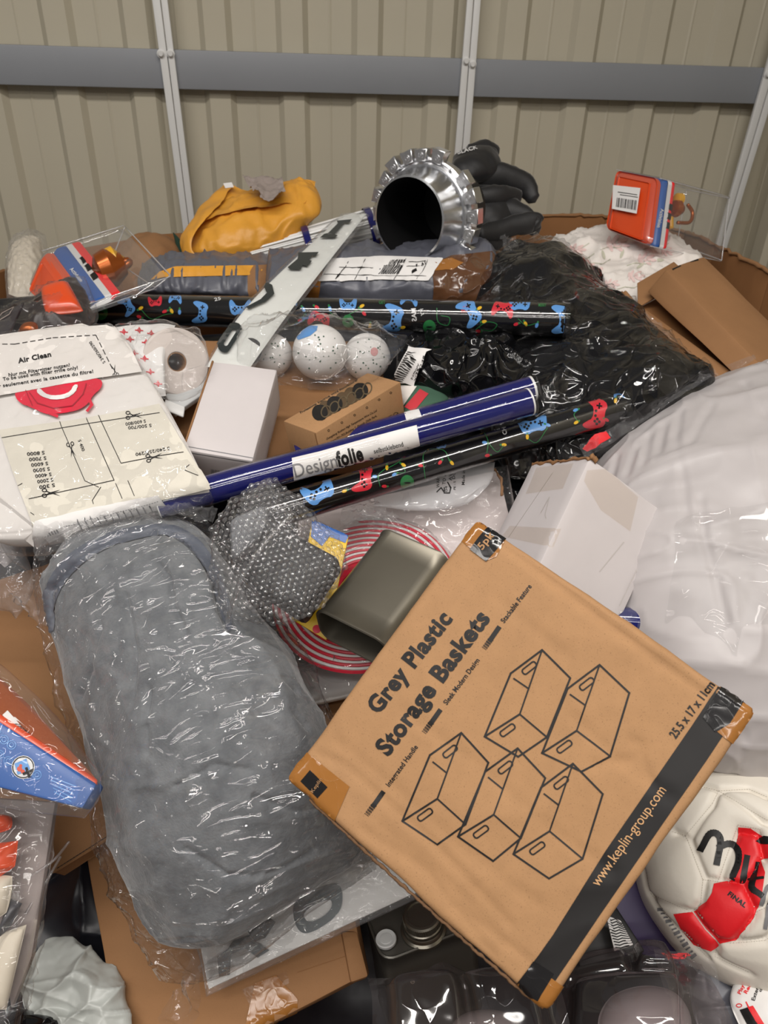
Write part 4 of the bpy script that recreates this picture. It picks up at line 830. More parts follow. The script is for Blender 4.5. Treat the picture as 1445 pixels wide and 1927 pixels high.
ink('white_ring', poly(chaikin([(72, 740), (84, 752), (105, 757), (130, 755), (146, 744), (150, 730), (142, 729), (136, 742), (122, 748), (104, 749), (90, 745), (80, 735)], 1)), o, M['whitepaper'], t, 8, .0055)
ink('collar_ridges', join(line([(60, 744), (75, 764), (105, 773), (140, 768), (160, 748), (166, 728)], 1.8), line([(52, 740), (66, 768)], 1.2)), o, mat('dark_red_plastic', (170, 28, 50), .35), t, 8, .0056)
def scis(x, y, s, a):
    ca, sa = math.cos(math.radians(a)), math.sin(math.radians(a)); tf = lambda p: (x+s*(p[0]*ca-p[1]*sa), y+s*(p[0]*sa+p[1]*ca))
    def q(pts): return [tf(p) for p in pts]
    g = [poly(q([(-1.5, -.5), (.1, -.05), (.2, .12), (-.2, .1)])), poly(q([(-1.5, .5), (-.2, -.1), (.2, -.12), (.1, .08)])), line(q([(.1, 0), (.7, .28)]), s*.16), line(q([(.1, 0), (.7, -.28)]), s*.16)]
    for yy in (.42, -.42): c_ = tf((1.0, yy)); g.append(circl(c_[0], c_[1], s*.34, s*.14, s*.26, a, 12))
    return join(*g)
g = [text('Air Clean', (35, 684), (97, 671), 9.5, .035), text('Nur mit Filtergitter nutzen!', (17, 709), (132, 690), 6.5, .02), text('To be used with filter grille only!', (6, 717), (147, 695), 6.5, .02), text('Utiliser seulement avec la cassette du filtre!', (-32, 735), (176, 702), 6.5, .02),
     dash((-10, 648), (28, 648), 1.4), dash((28, 648), (100, 636), 1.4), dash((100, 636), (180, 631), 1.4), dash((181, 632), (212, 695), 1.6), scis(216, 698, 8, 75), text('S 240/260/290', (199, 682), (172, 642), 6, .01)]
ink('flap_print', join(*g), mid, M['ink'], t, 10, .0006)
g = [dash((4, 824), (168, 797), 1.2, 14, 1), dash((168, 797), (300, 777), 1.2, 14, 1), line([(109, 787), (160, 905), (186, 917)], 1.2), line([(159, 779), (215, 904)], 1.4), line([(182, 775), (228, 872), (300, 858), (345, 851)], 1.3), dash((215, 904), (55, 939), 1.3, 12, 1), line([(190, 917), (174, 942), (176, 948)], 1.2), line([(218, 910), (230, 938)], 1.2), line([(241, 905), (253, 933)], 1.2),
     scis(252, 782, 11, 180), scis(135, 846, 10, -105), scis(290, 861, 11, 170), scis(96, 928, 12, 180), line([(348, 885), (372, 895)], 1.2), line([(350, 880), (356, 875)], 1.2), line([(58, 965), (64, 969)], 1.2), line([(34, 915), (42, 910)], 1.2),
     text('S 500/700', (285, 798), (241, 803), 6, .01), text('S 600/800', (274, 790), (236, 796), 6, .01), text('S 240/250/290', (319, 841), (255, 853), 6, .01), text('S 400', (147, 829), (155, 850), 6, .01)]
for k, s in enumerate(('S 8000', 'S 7000', 'S 6000', 'S 5000', 'S 4000', 'S 2000', 'S 300')): g.append(text(s, (84+k*3.2, 849+k*10.2), (51+k*3.8, 852+k*10.4), 6.5, .02))
ink('cutting_print', join(*g), top, M['ink'], t, 10, .0006)
ink('sealed_hem', poly([(62, 1005), (70, 985), (180, 958), (300, 932), (316, 948), (200, 972), (120, 1000), (70, 1024)]), o, M['whitepaper'], t, 10, .006)
ink('hem_perforation', join(dash((85, 1000), (300, 936), 1.2, 2, 3), *[line([(150+k*12, 978-k*3), (154+k*12, 986-k*3)], 2.6) for k in range(12)]), o, M['inkg'], t, 10, .0072)
sheet('white_side', [[(-70, 880, .885), (60, 985, .835)], [(-60, 930, .89), (64, 1030, .845)]], M['fleece2'], t, (10, 30))
soft('clear_bag', [[(x-4, y-3, d) for x, y, d in rows[0]], [(q[0], q[1], q[2]) for q in rows[1]], rows[2], [(-10, 1035, .842), (80, 1020, .837), (235, 982, .837), (398, 930, .838)]], .014, .055, M['film'], t, (110, 110), pw=12, b=.35, dl=[('n', 9, .003), ('r', 22, .003, 4), ('f', 34, .002, 5)])
sheet('crumpled_hem', [[(62, 1012, .83), (150, 985, .825), (240, 960, .825), (330, 950, .83), (410, 958, .84)], [(70, 1055, .82), (160, 1010, .815), (250, 985, .815), (330, 970, .82), (400, 985, .83)]], M['filmw'], t, (130, 30), dl=[('r', 60, .005), ('f', 70, .004)])
# ------------------------------------------------------------------ grey fleece blanket in a clear bag
t = thing('fleece_blanket', 'big rolled grey fleece blanket packed in a clear plastic bag, lying at the lower left', 'blanket', P(380, 1500, .88))
rows = [[(82, 1080, .86), (130, 1010, .87), (230, 972, .88), (330, 968, .88), (402, 1000, .87)],
        [(78, 1130, .85), (180, 1090, .82), (300, 1070, .815), (390, 1090, .815), (480, 1180, .84)],
        [(130, 1300, .83), (240, 1270, .775), (350, 1240, .765), (460, 1230, .775), (560, 1290, .83)],
        [(190, 1480, .81), (300, 1460, .745), (420, 1430, .735), (530, 1410, .755), (640, 1440, .83)],
        [(228, 1640, .80), (330, 1630, .74), (440, 1600, .73), (550, 1570, .755), (690, 1560, .83)],
        [(300, 1800, .80), (370, 1790, .755), (450, 1760, .75), (550, 1700, .765), (700, 1620, .82)]]
M['fur'] = mat('grey_fleece', (126, 129, 132), .9, spec=.15, col2=(102, 105, 109), vs=45, bump=.5, bs=420, bd=.0015, bump2=.3, bs2=45, sheen=.5, detail=8.)
def creases(o, segs, w, depth):
    me = o.data; wl = np.array(wloc(o)); V = np.zeros(len(me.vertices)*3); me.vertices.foreach_get('co', V); V = V.reshape(-1, 3)+wl
    N = np.zeros(len(me.vertices)*3); me.vertices.foreach_get('normal', N); N = N.reshape(-1, 3); D = np.zeros(len(V))
    for pts in segs:
        q = [cast(o, *p)[0] for p in pts]; q = [np.array(p[:]) for p in q if p is not None]
        for a, b in zip(q, q[1:]):
            ab = b-a; tt = np.clip(((V-a)@ab)/(ab@ab+1e-12), 0, 1); d = np.linalg.norm(V-a-tt[:, None]*ab, axis=1); D = np.maximum(D, np.exp(-(d/w)**2)-.28*np.exp(-((d-w*2.2)/(w*1.2))**2))
    V = V-N*(D*depth)[:, None]-wl; me.vertices.foreach_set('co', V.ravel()); me.update()
    if o.name in _bv: del _bv[o.name]
o = soft('folded_fleece', rows, .03, .05, M['fur'], t, (170, 200), pw=3.2, b=.5, rnd=.25, dl=[('n', 7, .007, 2), ('r', (6, 9), .0025, 3), ('n', 40, .0010)])
creases(o, [[(100, 1190), (92, 1110), (140, 1060), (200, 1020), (290, 1000), (350, 1010), (392, 1060), (420, 1150), (435, 1185)]], .0055, .012)
creases(o, [[(297, 1060), (320, 1090), (325, 1140), (350, 1190)], [(380, 1200), (440, 1230), (500, 1260), (560, 1300)], [(190, 1180), (170, 1260), (150, 1310)], [(235, 1120), (255, 1230), (250, 1310)], [(275, 1420), (277, 1330), (282, 1300)],
           [(440, 1290), (480, 1340), (520, 1365)], [(520, 1310), (580, 1370)], [(330, 1480), (400, 1440), (470, 1450)], [(350, 1600), (430, 1650), (520, 1640), (590, 1600)], [(480, 1500), (560, 1530), (620, 1510)]], .0035, .005)
hem = ink('satin_hem', poly(chaikin([(84, 1190), (76, 1120), (118, 1050), (190, 1006), (290, 984), (350, 994), (402, 1045), (432, 1130), (440, 1186), (426, 1188), (410, 1130), (384, 1066), (340, 1016), (290, 1004), (206, 1028), (140, 1072), (102, 1130), (104, 1190)], 2)), o, mat('grey_satin_hem', (96, 101, 112), .5, bump=.3, bs=150), t, 5, .0014)
frows = [[(66, 1070, .85), (110, 1000, .86), (220, 960, .875), (340, 955, .875), (425, 985, .865)], [(70, 1130, .84)]+rows[1][1:4]+[(500, 1170, .84)], [(112, 1300, .82)]+rows[2][1:4]+[(592, 1290, .82)], [(176, 1480, .80)]+rows[3][1:4]+[(660, 1440, .83)], [(212, 1650, .795)]+rows[4][1:4]+[(706, 1560, .83)], [(310, 1872, .785), (385, 1850, .76), (470, 1800, .755), (580, 1720, .76), (720, 1640, .81)]]
soft('clear_bag', frows, .033, .055, M['filmb'], t, (200, 230), pw=3.2, b=.5, rnd=.2, off=.004, dl=[('n', 7, .007, 2), ('r', (4, 24), .0034, 8), ('f', 16, .0035, 6), ('r', 30, .0012, 9)])
sheet('bag_corner', [[(70, 1060, .84), (50, 1100, .845), (10, 1125, .85)], [(90, 1130, .835), (60, 1150, .84), (20, 1120, .845)], [(98, 1180, .83), (80, 1175, .835), (66, 1165, .84)]], M['filmw'], t, (30, 30), dl=[('f', 50, .005)])
sheet('bag_tail', [[(372, 1770, .745), (358, 1830, .75), (325, 1870, .765)], [(380, 1830, .735), (360, 1880, .745), (310, 1915, .76)], [(384, 1870, .735), (360, 1925, .74), (305, 1965, .755)]], M['film'], t, (40, 40), dl=[('r', 20, .006), ('f', 24, .006)])
sheet('bag_lip', [[(372, 1820, .735), (440, 1780, .735), (560, 1690, .745), (690, 1600, .78)], [(390, 1850, .75), (470, 1790, .75), (580, 1700, .755), (740, 1640, .79)]], M['filmw'], t, (90, 20), dl=[('r', 20, .004), ('f', 30, .003)])
ink('black_mesh_mark', poly([(492, 1746), (518, 1724), (524, 1730), (510, 1746), (490, 1752)]), o, M['ink'], t, 8, .001)
# ------------------------------------------------------------------ printed cardboard box
KB = {(0,0,0): (896.9, 976.5, .7473), (0,0,1): (914.5, 1013.7, .8421), (0,1,0): (538.4, 1464.8, .7303), (0,1,1): (597.6, 1446.6, .8252), (1,0,0): (1423, 1337.2, .6548), (1,0,1): (1376.2, 1333.2, .7497), (1,1,0): (1026.5, 1905.8, .6379), (1,1,1): (1030, 1828.2, .7327)}
kp = fitbox(KB, .88, .66)
t = thing('storage_basket_box', 'tan cardboard box printed with line-drawn baskets, topmost at the lower right', 'box', (kp[0,1,1]+kp[1,1,1])/2)
o = box8('body', kp, M['kraft'], t, bev=.005, seg=3, cuts=80, dl=[('n', 14, .0009), ('r', 9, .0010)])
creases(o, [[(930, 1012), (1060, 1110), (1200, 1215), (1330, 1310)]], .0035, .0020)
creases(o, [[(650, 1440), (740, 1520), (820, 1590), (960, 1740)], [(680, 1560), (800, 1640), (930, 1800)], [(600, 1420), (650, 1440)], [(860, 1710), (930, 1760), (1000, 1810)], [(1190, 1395), (1210, 1400), (1205, 1420), (1225, 1470)], [(1120, 1440), (1190, 1430)]], .004, .0014)
creases(o, [[(640, 1400), (760, 1500), (860, 1590), (1010, 1700)], [(720, 1560), (850, 1670), (930, 1745)], [(1000, 1060), (1120, 1160), (1240, 1250)], [(1060, 1330), (1150, 1420), (1260, 1500)], [(940, 1130), (1060, 1230)], [(760, 1340), (900, 1440), (1010, 1540), (1150, 1640)]], .006, .0009)
for k in (0, 1):   # corrugated edge along the lower left side
    pass
eA, eB = kp[0,1,0]*.93+kp[0,1,1]*.07, kp[1,1,0]*.93+kp[1,1,1]*.07; dn = (kp[0,1,0]-kp[0,0,0]).normalized()
sweep('corrugated_seam', [eA*.9+eB*.1+dn*.0012, eA*.6+eB*.4+dn*.0022, eA*.3+eB*.7+dn*.002, eA*.05+eB*.95+dn*.001], .0013, M['core'], t, seg=6, sub=60, dl=(300, .0007))
big = [text('Grey Plastic', (712, 1345), (852, 1165), 32, .042), text('Storage Baskets', (730, 1424), (923, 1164), 34, .042),
       text('Integrated Handle', (733, 1481), (787, 1406), 10, .02), text('Sleek Modern Design', (841, 1327), (903, 1243), 10, .02), text('Stackable Feature', (949, 1173), (1001, 1104), 10, .02), text('25.5 x 17 x 11cm', (1271, 1391), (1345, 1290), 17, .03)]
for a, b in (((690, 1533), (720, 1492)), ((798, 1378), (827, 1338)), ((911, 1220), (938, 1182))):
    big.append(line([((a[0]+b[0])/2-1, (a[1]+b[1])/2+2), b], 9)); dx, dy = (b[0]-a[0]), (b[1]-a[1]); L_ = math.hypot(dx, dy)
    for i in range(10):
        for j in range(5): f_ = i/20; w_ = (j-2)*2; big.append(ell(a[0]+dx*f_-dy/L_*w_+(i % 2)*.8, a[1]+dy*f_+dx/L_*w_, .85+.05*i, n=6))
def basket(p):
    w = 3.6; g = [line([p['tl'], p['ml'], p['fl']], w), line([p['tl'], p['in']], w*.8), line([p['in'], p['fl']], w), line([p['fl'], p['fb'], p['fr']], w), line([p['fr'], p['rr'], p['tl']], w), line([p['in'], p['fr']], w*.9)]
    for c_, a, l in ((p['h1'], -38, 30), (p['h2'], -36, 31)):
        pts = rrect(c_[0], c_[1], l, 11, 4.5, a); g.append(line(pts, 2.8, True))
    g.append(line([p['s0'], p['s1']], 3)); return g
# measured corner sets of the five drawn baskets
def bk(tl, ml, fl, fb, fr, rr, inn, h1, h2, s0, s1): return dict(tl=tl, ml=ml, fl=fl, fb=fb, fr=fr, rr=rr, h1=h1, h2=h2, s0=s0, s1=s1, **{'in': inn})
B1 = bk((1020, 1223), (961, 1267), (912, 1386), (975, 1424), (1029, 1387), (1073, 1276), (978, 1344), (996, 1257), (955, 1374), (967, 1277), (995, 1296))
B2 = bk((1128, 1251), (1068, 1296), (1020, 1417), (1094, 1452), (1148, 1423), (1184, 1304), (1085, 1375), (1104, 1287), (1062, 1405), (1073, 1307), (1101, 1327))
B3 = bk((868, 1379), (809, 1421), (757, 1545), (823, 1589), (876, 1551), (919, 1435), (823, 1503), (847, 1414), (800, 1533), (815, 1434), (840, 1454))
B4 = bk((974, 1408), (913, 1452), (862, 1574), (928, 1620), (980, 1577), (1026, 1464), (929, 1533), (951, 1444), (905, 1565), (919, 1463), (945, 1484))
B5 = bk((1078, 1437), (1018, 1482), (966, 1607), (1033, 1653), (1096, 1616), (1134, 1494), (1034, 1564), (1056, 1473), (1011, 1596), (1024, 1494), (1050, 1514))
for p in (B1, B2, B3, B4, B5): ink('basket_drawing', join(*basket(p)), o, M['ink'], t, 12, .0006)
for g in big[:6]: ink('lettering', g, o, M['ink'], t, 12, .0006)
for k in range(3): ink('fading_dash', join(*big[6+k*51:6+(k+1)*51]), o, M['ink'], t, 12, .0006)
ink('black_strip', poly([(1352, 1290), (1404, 1318), (1330, 1430), (1240, 1560), (1130, 1720), (1035, 1860), (1018, 1885), (972, 1855), (1040, 1760), (1140, 1600), (1240, 1455), (1300, 1368)]), o, M['ink'], t, 12, .0006)
ink('web_address', text('www.keplin-group.com', (1126, 1669), (1254, 1487), 21, .0), o, mat('tan_lettering', (196, 152, 106), .7), t, 12, .0012)
ink('brown_tape_left', poly([(575, 1414), (658, 1480), (630, 1545), (560, 1500), (540, 1470)]), o, M['btape'], t, 6, .0009)
ink('black_square', poly([(584, 1449), (617, 1481), (598, 1502), (566, 1470)]), o, M['btapeblk'], t, 6, .0014)
ink('square_lettering', text('Keplin', (590, 1492), (608, 1466), 7, .0), o, M['kraft'], t, 6, .0018)
ink('brown_tape_top', poly([(893, 978), (905, 980), (952, 1014), (934, 1048), (914, 1056), (870, 1020)]), o, M['btape'], t, 6, .0009)
ink('black_square_top', poly([(919, 990), (954, 1012), (915, 1057), (884, 1034), (900, 1012)]), o, M['btapeblk'], t, 6, .0014)
ink('count_lettering', text('5pk', (908, 1036), (930, 1008), 14, .02), o, M['kraft'], t, 6, .0018)
ink('brown_tape_right', poly([(1356, 1290), (1424, 1338), (1378, 1400), (1348, 1376), (1330, 1350)]), o, M['btape'], t, 6, .0011)
ink('glossy_black_under_tape', poly([(1356, 1292), (1400, 1318), (1372, 1362), (1346, 1378), (1322, 1350)]), o, M['btapeblk'], t, 6, .0016)
ink('brown_tape_bottom', poly([(1035, 1838), (1068, 1862), (1045, 1896), (1025, 1907), (965, 1862), (990, 1830)]), o, M['btape'], t, 6, .0011)
ink('glossy_black_at_bottom', poly([(1005, 1808), (1042, 1832), (1012, 1882), (968, 1856)]), o, M['btapeblk'], t, 6, .0016)
# ------------------------------------------------------------------ white carton at the centre right
wc = {k: P(*v) for k, v in {(0,0,0): (1110, 861, .812), (0,1,0): (978, 1142, .775), (1,0,0): (1257, 969, .85), (1,1,0): (1130, 1248, .815), (0,0,1): (1001, 873, .905), (0,1,1): (868, 1150, .868)}.items()}
wc[1,0,1] = wc[1,0,0]+wc[0,0,1]-wc[0,0,0]; wc[1,1,1] = wc[1,1,0]+wc[0,1,1]-wc[0,1,0]
t = thing('white_carton', 'larger white carton with worn brown edges, between printed box and white pillow', 'carton', (wc[0,1,1]+wc[1,1,1])/2, 'white cartons')
for k_ in wc: wc[k_] = C0+(wc[k_]-C0)*1.03
o = box8('body', wc, M['whitecard'], t, bev=.0018, cuts=8, dl=[('n', 20, .001)])
sweep('torn_edge', [wc[0,0,1]*.98+wc[0,0,0]*.02, (wc[0,0,0]+wc[0,0,1])/2, wc[0,0,0]], .0022, M['kraft2'], t, seg=6, sub=12, dl=(120, .003))
sweep('torn_corner', [wc[0,0,0], wc[0,0,0]*.93+wc[1,0,0]*.07], .003, M['kraft2'], t, seg=6, sub=6, dl=(200, .003))
sweep('worn_corner', [wc[1,0,0]*.94+wc[0,0,0]*.06, wc[1,0,0]], .0017, M['kraft2'], t, seg=6, sub=6, dl=(200, .002))
M['ctape'] = film('clear_packing_tape', (250, 247, 243), haze=.015, hz=(205, 198, 192), scale=60, strength=.4, rough=.2, gain=.7, dist=.002)
ink('clear_tape', join(poly([(1104, 885), (1140, 882), (1200, 935), (1185, 1000), (1130, 960), (1098, 905)]), poly([(1010, 880), (1080, 872), (1060, 920), (990, 930)]), poly([(960, 990), (1055, 995), (1040, 1030), (945, 1010)])), o, M['ctape'], t, 12, .0008)
ink('flap_crease', join(line([(1173, 1020), (1128, 1075)], 1.6), line([(1018, 965), (1034, 935), (1026, 968), (1028, 975)], 1.2), line([(1040, 890), (958, 1010)], .8), line([(1240, 985), (1165, 1140)], 1.2)), o, mat('pale_grey_crease', (186, 180, 176), .7), t, 12, .0005)
# ------------------------------------------------------------------ white pillow bag
t = thing('white_pillow_bag', 'huge puffy white plastic pillow bag filling the right edge', 'pillow', P(1400, 1200, 1.05))
rows = [[(1108, 868, 1.02), (1200, 800, 1.05), (1300, 755, 1.08), (1410, 690, 1.08), (1520, 640, 1.05)],
        [(1110, 960, .98), (1240, 920, .95), (1370, 880, .93), (1500, 860, .92), (1650, 860, .95)],
        [(1150, 1090, .94), (1260, 1080, .90), (1380, 1080, .88), (1520, 1060, .88), (1700, 1060, .92)],
        [(1200, 1230, .93), (1290, 1260, .86), (1390, 1280, .84), (1530, 1280, .84), (1700, 1280, .88)],
        [(1250, 1400, .93), (1320, 1440, .88), (1400, 1470, .87), (1530, 1490, .86), (1680, 1500, .88)]]
o = soft('stuffed_bag', rows, .07, .07, M['bag'], t, (160, 160), pw=2.6, b=.5, rnd=.2, dl=[('n', 5, .010, 1), ('r', (3, 9), .004, 2), ('n', 24, .002)])
creases(o, [[(1280, 770), (1272, 820), (1285, 900), (1292, 970)], [(1318, 940), (1325, 1010), (1345, 1080), (1365, 1170)], [(1340, 760), (1300, 830)], [(1250, 800), (1240, 850)], [(1200, 840), (1180, 890)], [(1160, 860), (1150, 900)], [(1400, 720), (1440, 780)], [(1220, 820), (1210, 870)], [(1300, 1480-40), (1340, 1350)], [(1380, 1460), (1400, 1380)]], .006, .0022)
sheet('clear_outer_film', [[(1275, 985, .85), (1350, 960, .825), (1470, 940, .81)], [(1262, 1100, .82), (1350, 1090, .795), (1480, 1080, .79)], [(1240, 1250, .84), (1350, 1250, .79), (1480, 1240, .78)]], film('pillow_outer_film', scale=12, strength=.6, haze=.005, gain=.8), t, (90, 90), dl=[('r', 12, .006), ('f', 16, .006)])
sheet('top_knot', [[(1395, 700, 1.03), (1425, 690, 1.02), (1470, 660, 1.02)], [(1400, 740, 1.0), (1440, 740, .99), (1480, 740, .98)]], M['bag'], t, (30, 30), dl=[('r', 20, .008)])
tag(box8('printed_leaflet', quadbox([(1180, 1080, .875), (1215, 1085, .875), (1232, 1135, .865), (1175, 1125, .865)], .003), M['lgrey'], bev=.001), 'grey printed leaflet in film between the white carton and the pillow', 'leaflet')
# ------------------------------------------------------------------ white parcel in plastic (below the lower gift wrap roll)
t = thing('white_parcel', 'white parcel in clear plastic with a recycling mark, below the lower gift wrap roll', 'parcel', P(800, 1020, 1.05))
o = box8('box', quadbox([(560, 960, 1.00), (940, 880, 1.03), (985, 1090, .955), (560, 1120, .94)], .05), mat('pinkish_white_card', (220, 208, 206), .6, var=.03, vs=10), t, bev=.004, cuts=10, dl=[('n', 12, .003)])
s_ = sheet('milky_film', [[(700, 930, .955), (800, 900, .965), (880, 875, .975), (932, 868, .985)], [(705, 945, .95), (800, 935, .955), (880, 925, .96), (925, 900, .97)], [(700, 950, .945), (790, 962, .945), (860, 955, .95), (900, 930, .955)]], film('milky_film', haze=.45, scale=20, strength=.5), t, (60, 40), dl=[('r', 16, .004)], hf=.008)
ink('warning_print', join(text('WARNING', (827, 918), (827, 880), 6, .01), text('TO AVOID', (838, 912), (840, 872), 6, .01), text('AWAY', (850, 905), (851, 872), 6, .01), text('DO NOT', (856, 902), (858, 865), 6, .01), text('PE - S', (857, 922), (857, 906), 4, .01), text('Made in China', (874, 913), (876, 862), 6, .01), line([(822, 926), (830, 918), (836, 927)], 2.2), line([(836, 918), (836, 928), (846, 928), (848, 918), (842, 908)], 2.2), text('04', (842, 926), (842, 915), 5)), s_, M['ink'], t, 8, .0006)
soft('clear_film', [[(548, 950, .97), (740, 915, .98), (955, 875, 1.0)], [(556, 1000, .945), (740, 980, .95), (970, 960, .96)], [(560, 1080, .92), (740, 1060, .925), (985, 1060, .93)]], .012, .03, M['film'], t, (90, 60), pw=6, b=.4, dl=[('r', 18, .006), ('f', 24, .005)])
sheet('crumpled_bubble_end', [[(645, 925, .93), (700, 940, .93), (765, 985, .92)], [(640, 985, .915), (690, 985, .91), (740, 1005, .91)]], M['filmw'], t, (60, 40), dl=[('r', 70, .006), ('f', 80, .006)])
sweep('torn_corner', [P(920, 882, .995), P(938, 888, .99), P(946, 930, .975)], .002, M['kraft2'], t, seg=6, sub=10, dl=(100, .003))
# ------------------------------------------------------------------ red and white ringed coil with a card
t = thing('ringed_coil', 'round coil of red and white rings with a shrink film, lying under the tin canister', 'coil', P(680, 1120, .98))
cax = (-FW*.80+UP*.38-RT*-.30).normalized(); cax = (C0-P(680, 1110, .93)).normalized(); cax = (cax+UP*.75+RT*-.2).normalized(); c = P(684, 1108, .925)
lathe('red_disc', c, cax, [(.03, -.006), (.112, -.006), (.114, -.002), (.112, .000), (.03, .000)], M['pinkred'], t, seg=80)
for k in range(9):
    r = .109-k*.0078; lathe('white_ring', c, cax, [(r+.0021*math.cos(a), .0005+.0022*math.sin(a)) for a in [2*math.pi*i/8 for i in range(9)]], M['white'], t, seg=80)
    lathe('red_ring', c, cax, [(r-.0039+.0021*math.cos(a), .0005+.0026*math.sin(a)) for a in [2*math.pi*i/8 for i in range(9)]], M['pinkred'], t, seg=80)
lathe('shrink_film', c, cax, [(0, .004), (.08, .0055), (.112, .004), (.118, -.004), (.120, -.012)], M['filmd'], t, seg=90, dl=[('n', 40, .004)])
tag(box8('product_card', quadbox([(588, 978, .90), (656, 1008, .89), (614, 1205, .85), (548, 1165, .86)], .003), mat('yellow_card', (228, 186, 20), .4), bev=.001), 'yellow and blue card sticking out from behind the bubble wrapped item', 'card')
pc = COL.objects['product_card']; ink('blue_print', poly([(588, 976), (656, 1008), (650, 1022), (620, 1010), (606, 1028), (585, 1010)]), pc, M['bluem'], pc, 4, .0008); ink('red_dot', ell(596, 1184, 8), pc, M['pinkred'], pc, 0, .0004)
tag(sheet('crumpled_film', [[(520, 1225, .86), (560, 1245, .865), (620, 1238, .87)], [(540, 1262, .85), (580, 1262, .855), (640, 1240, .86)]], M['filmw'], n=(50, 20), dl=[('r', 50, .006)]), 'crumpled clear film hanging below the red and white coil', 'film')
# ------------------------------------------------------------------ tin canister lying on its side
TN = {(0,0,0): (716, 990.1, .8286), (0,0,1): (723.5, 1055.2, .873), (0,1,0): (592, 1142.9, .7619), (0,1,1): (607, 1205, .8062), (1,0,0): (846, 1045.9, .7938), (1,0,1): (847, 1110.7, .8381), (1,1,0): (728, 1211.1, .727), (1,1,1): (735.8, 1272, .7714)}
tn = fitbox(TN, 1.04, .86)
t = thing('tin_canister', 'dull grey metal canister lying on its side with the recessed base facing left', 'canister', (tn[0,1,1]+tn[1,0,1])/2, 'metal canisters')
def canister(t, o_, ex, ey, ez, r, m_):
    """o_: centre of base end; ex,ey: half extents of the section; ez: length vector"""
    hx, hy = ex.length, ey.length; ux, uy = ex.normalized(), ey.normalized(); uz = ez.normalized(); L = ez.length
    def loop(h, inset):
        pts = []
        for qx, qy, s in ((1, 1, 0), (-1, 1, 90), (-1, -1, 180), (1, -1, 270)):
            for k in range(7):
                a = math.radians(s+k*15); rr = max(r-inset, .001); pts.append(o_+ux*(qx*(hx-r)+rr*math.cos(a))+uy*(qy*(hy-r)+rr*math.sin(a))+uz*h)
        return pts
    st = [loop(.052, .05*0+r*.9), loop(.050, .003), loop(0, .0022), loop(-.001, .0008), loop(0, -.0008), loop(.0025, -.0008), loop(.004, .0006)]
    st += [loop(L*f, .0006) for f in (.2, .4, .6, .8)]+[loop(L-.004, .0006), loop(L-.0025, -.0008), loop(L, -.0008), loop(L+.001, .0008), loop(L, .0022), loop(L-.003, .003), loop(L-.003, r*.9)]
    n = len(st[0]); V = [p for s in st for p in s]; F = []
    for i in range(len(st)-1): F += [[i*n+k, i*n+(k+1) % n, (i+1)*n+(k+1) % n, (i+1)*n+k] for k in range(n)]
    F += [list(range(n)), [(len(st)-1)*n+k for k in range(n)][::-1]]
    ob = mk('can_body', V, F, m_, t, sharp=50)
    bm = bmesh.new(); bm.from_mesh(ob.data); bmesh.ops.recalc_face_normals(bm, faces=bm.faces[:]); bm.to_mesh(ob.data); bm.free(); return ob, lambda h, x, y: o_+ux*x+uy*y+uz*h
xx, zz_ = (tn[1,1,0]-tn[0,1,0])/2, (tn[0,1,1]-tn[0,1,0])/2
canister(t, (tn[0,1,0]+tn[1,1,1])/2, xx, zz_, (tn[0,0,0]-tn[0,1,0]), .016, M['tin'])
# second canister at the bottom, standing up
t = thing('tin_canister', 'dark metal canister standing at the bottom with a screw cap and a round white plug', 'canister', P(800, 1900, .95), 'metal canisters')
c4 = [P(694, 1700, .90), P(850, 1640, .93), P(905, 1740, .86), P(706, 1815, .83)]   # top face TL TR BR BL
ctr = (c4[0]+c4[1]+c4[2]+c4[3])/4; ex = ((c4[1]+c4[2])-(c4[0]+c4[3]))/4; ey = ((c4[3]+c4[2])-(c4[0]+c4[1]))/4; ey = ey-ex*(ey.dot(ex)/ex.dot(ex))
nz = ex.cross(ey).normalized(); nz = -nz if nz.dot(C0-ctr) > 0 else nz     # downwards
M['tind'] = mat('dark_gunmetal', (104, 102, 96), .32, metal=.6, var=.1, vs=9)
b_, at_ = canister(t, ctr+nz*.15, ex, ey, -nz*.15, .016, M['tind'])
up_ = -nz
pp = P(726, 1765, .853); pp = pp-up_*((pp-ctr).dot(up_)); lathe('white_plug', pp, up_, [(.0105, -.002), (.0118, 0), (.0118, .003), (.0108, .0042), (.0088, .0034), (.0070, .0030), (.0066, .0036), (0, .0036)], M['lgrey'], t, seg=32)
pp = P(795, 1735, .86); pp = pp-up_*((pp-ctr).dot(up_))
lathe('neck', pp, up_, [(.026, -.003), (.026, 0), (.0235, .002), (.0225, .006), (.0215, .007)], M['steel'], t, seg=48)
cp = lathe('screw_cap', pp, up_, [(.0215, .006), (.0222, .007), (.0222, .011), (.0210, .012), (.0215, .013), (.0215, .021), (.0200, .023), (.0170, .0232), (.0165, .0205), (0, .0205)], M['steel'], t, seg=64)
ca_, cb_, cx_ = frame(up_); V = []; F = []
for k in range(60):
    a = 2*math.pi*k/60; rv = ca_*math.cos(a)+cb_*math.sin(a); tv = rv.cross(up_)
    for hh in (.014, .0205):
        for s in (-1, 1): V.append(pp+rv*.0213+tv*s*.0006+up_*hh)
        V.append(pp+rv*.0221+up_*hh)
    i = len(V)-6; F += [[i, i+2, i+5, i+3], [i+2, i+1, i+4, i+5], [i, i+1, i+2], [i+3, i+5, i+4]]
mk('cap_knurl', V, F, M['steel'], cp, smooth=False)
ink('small_mark', join(circl(776, 1847, 3.5, .8), text('05', (773, 1849), (779, 1847), 4)), b_, M['cream'], t, 0, .0004)
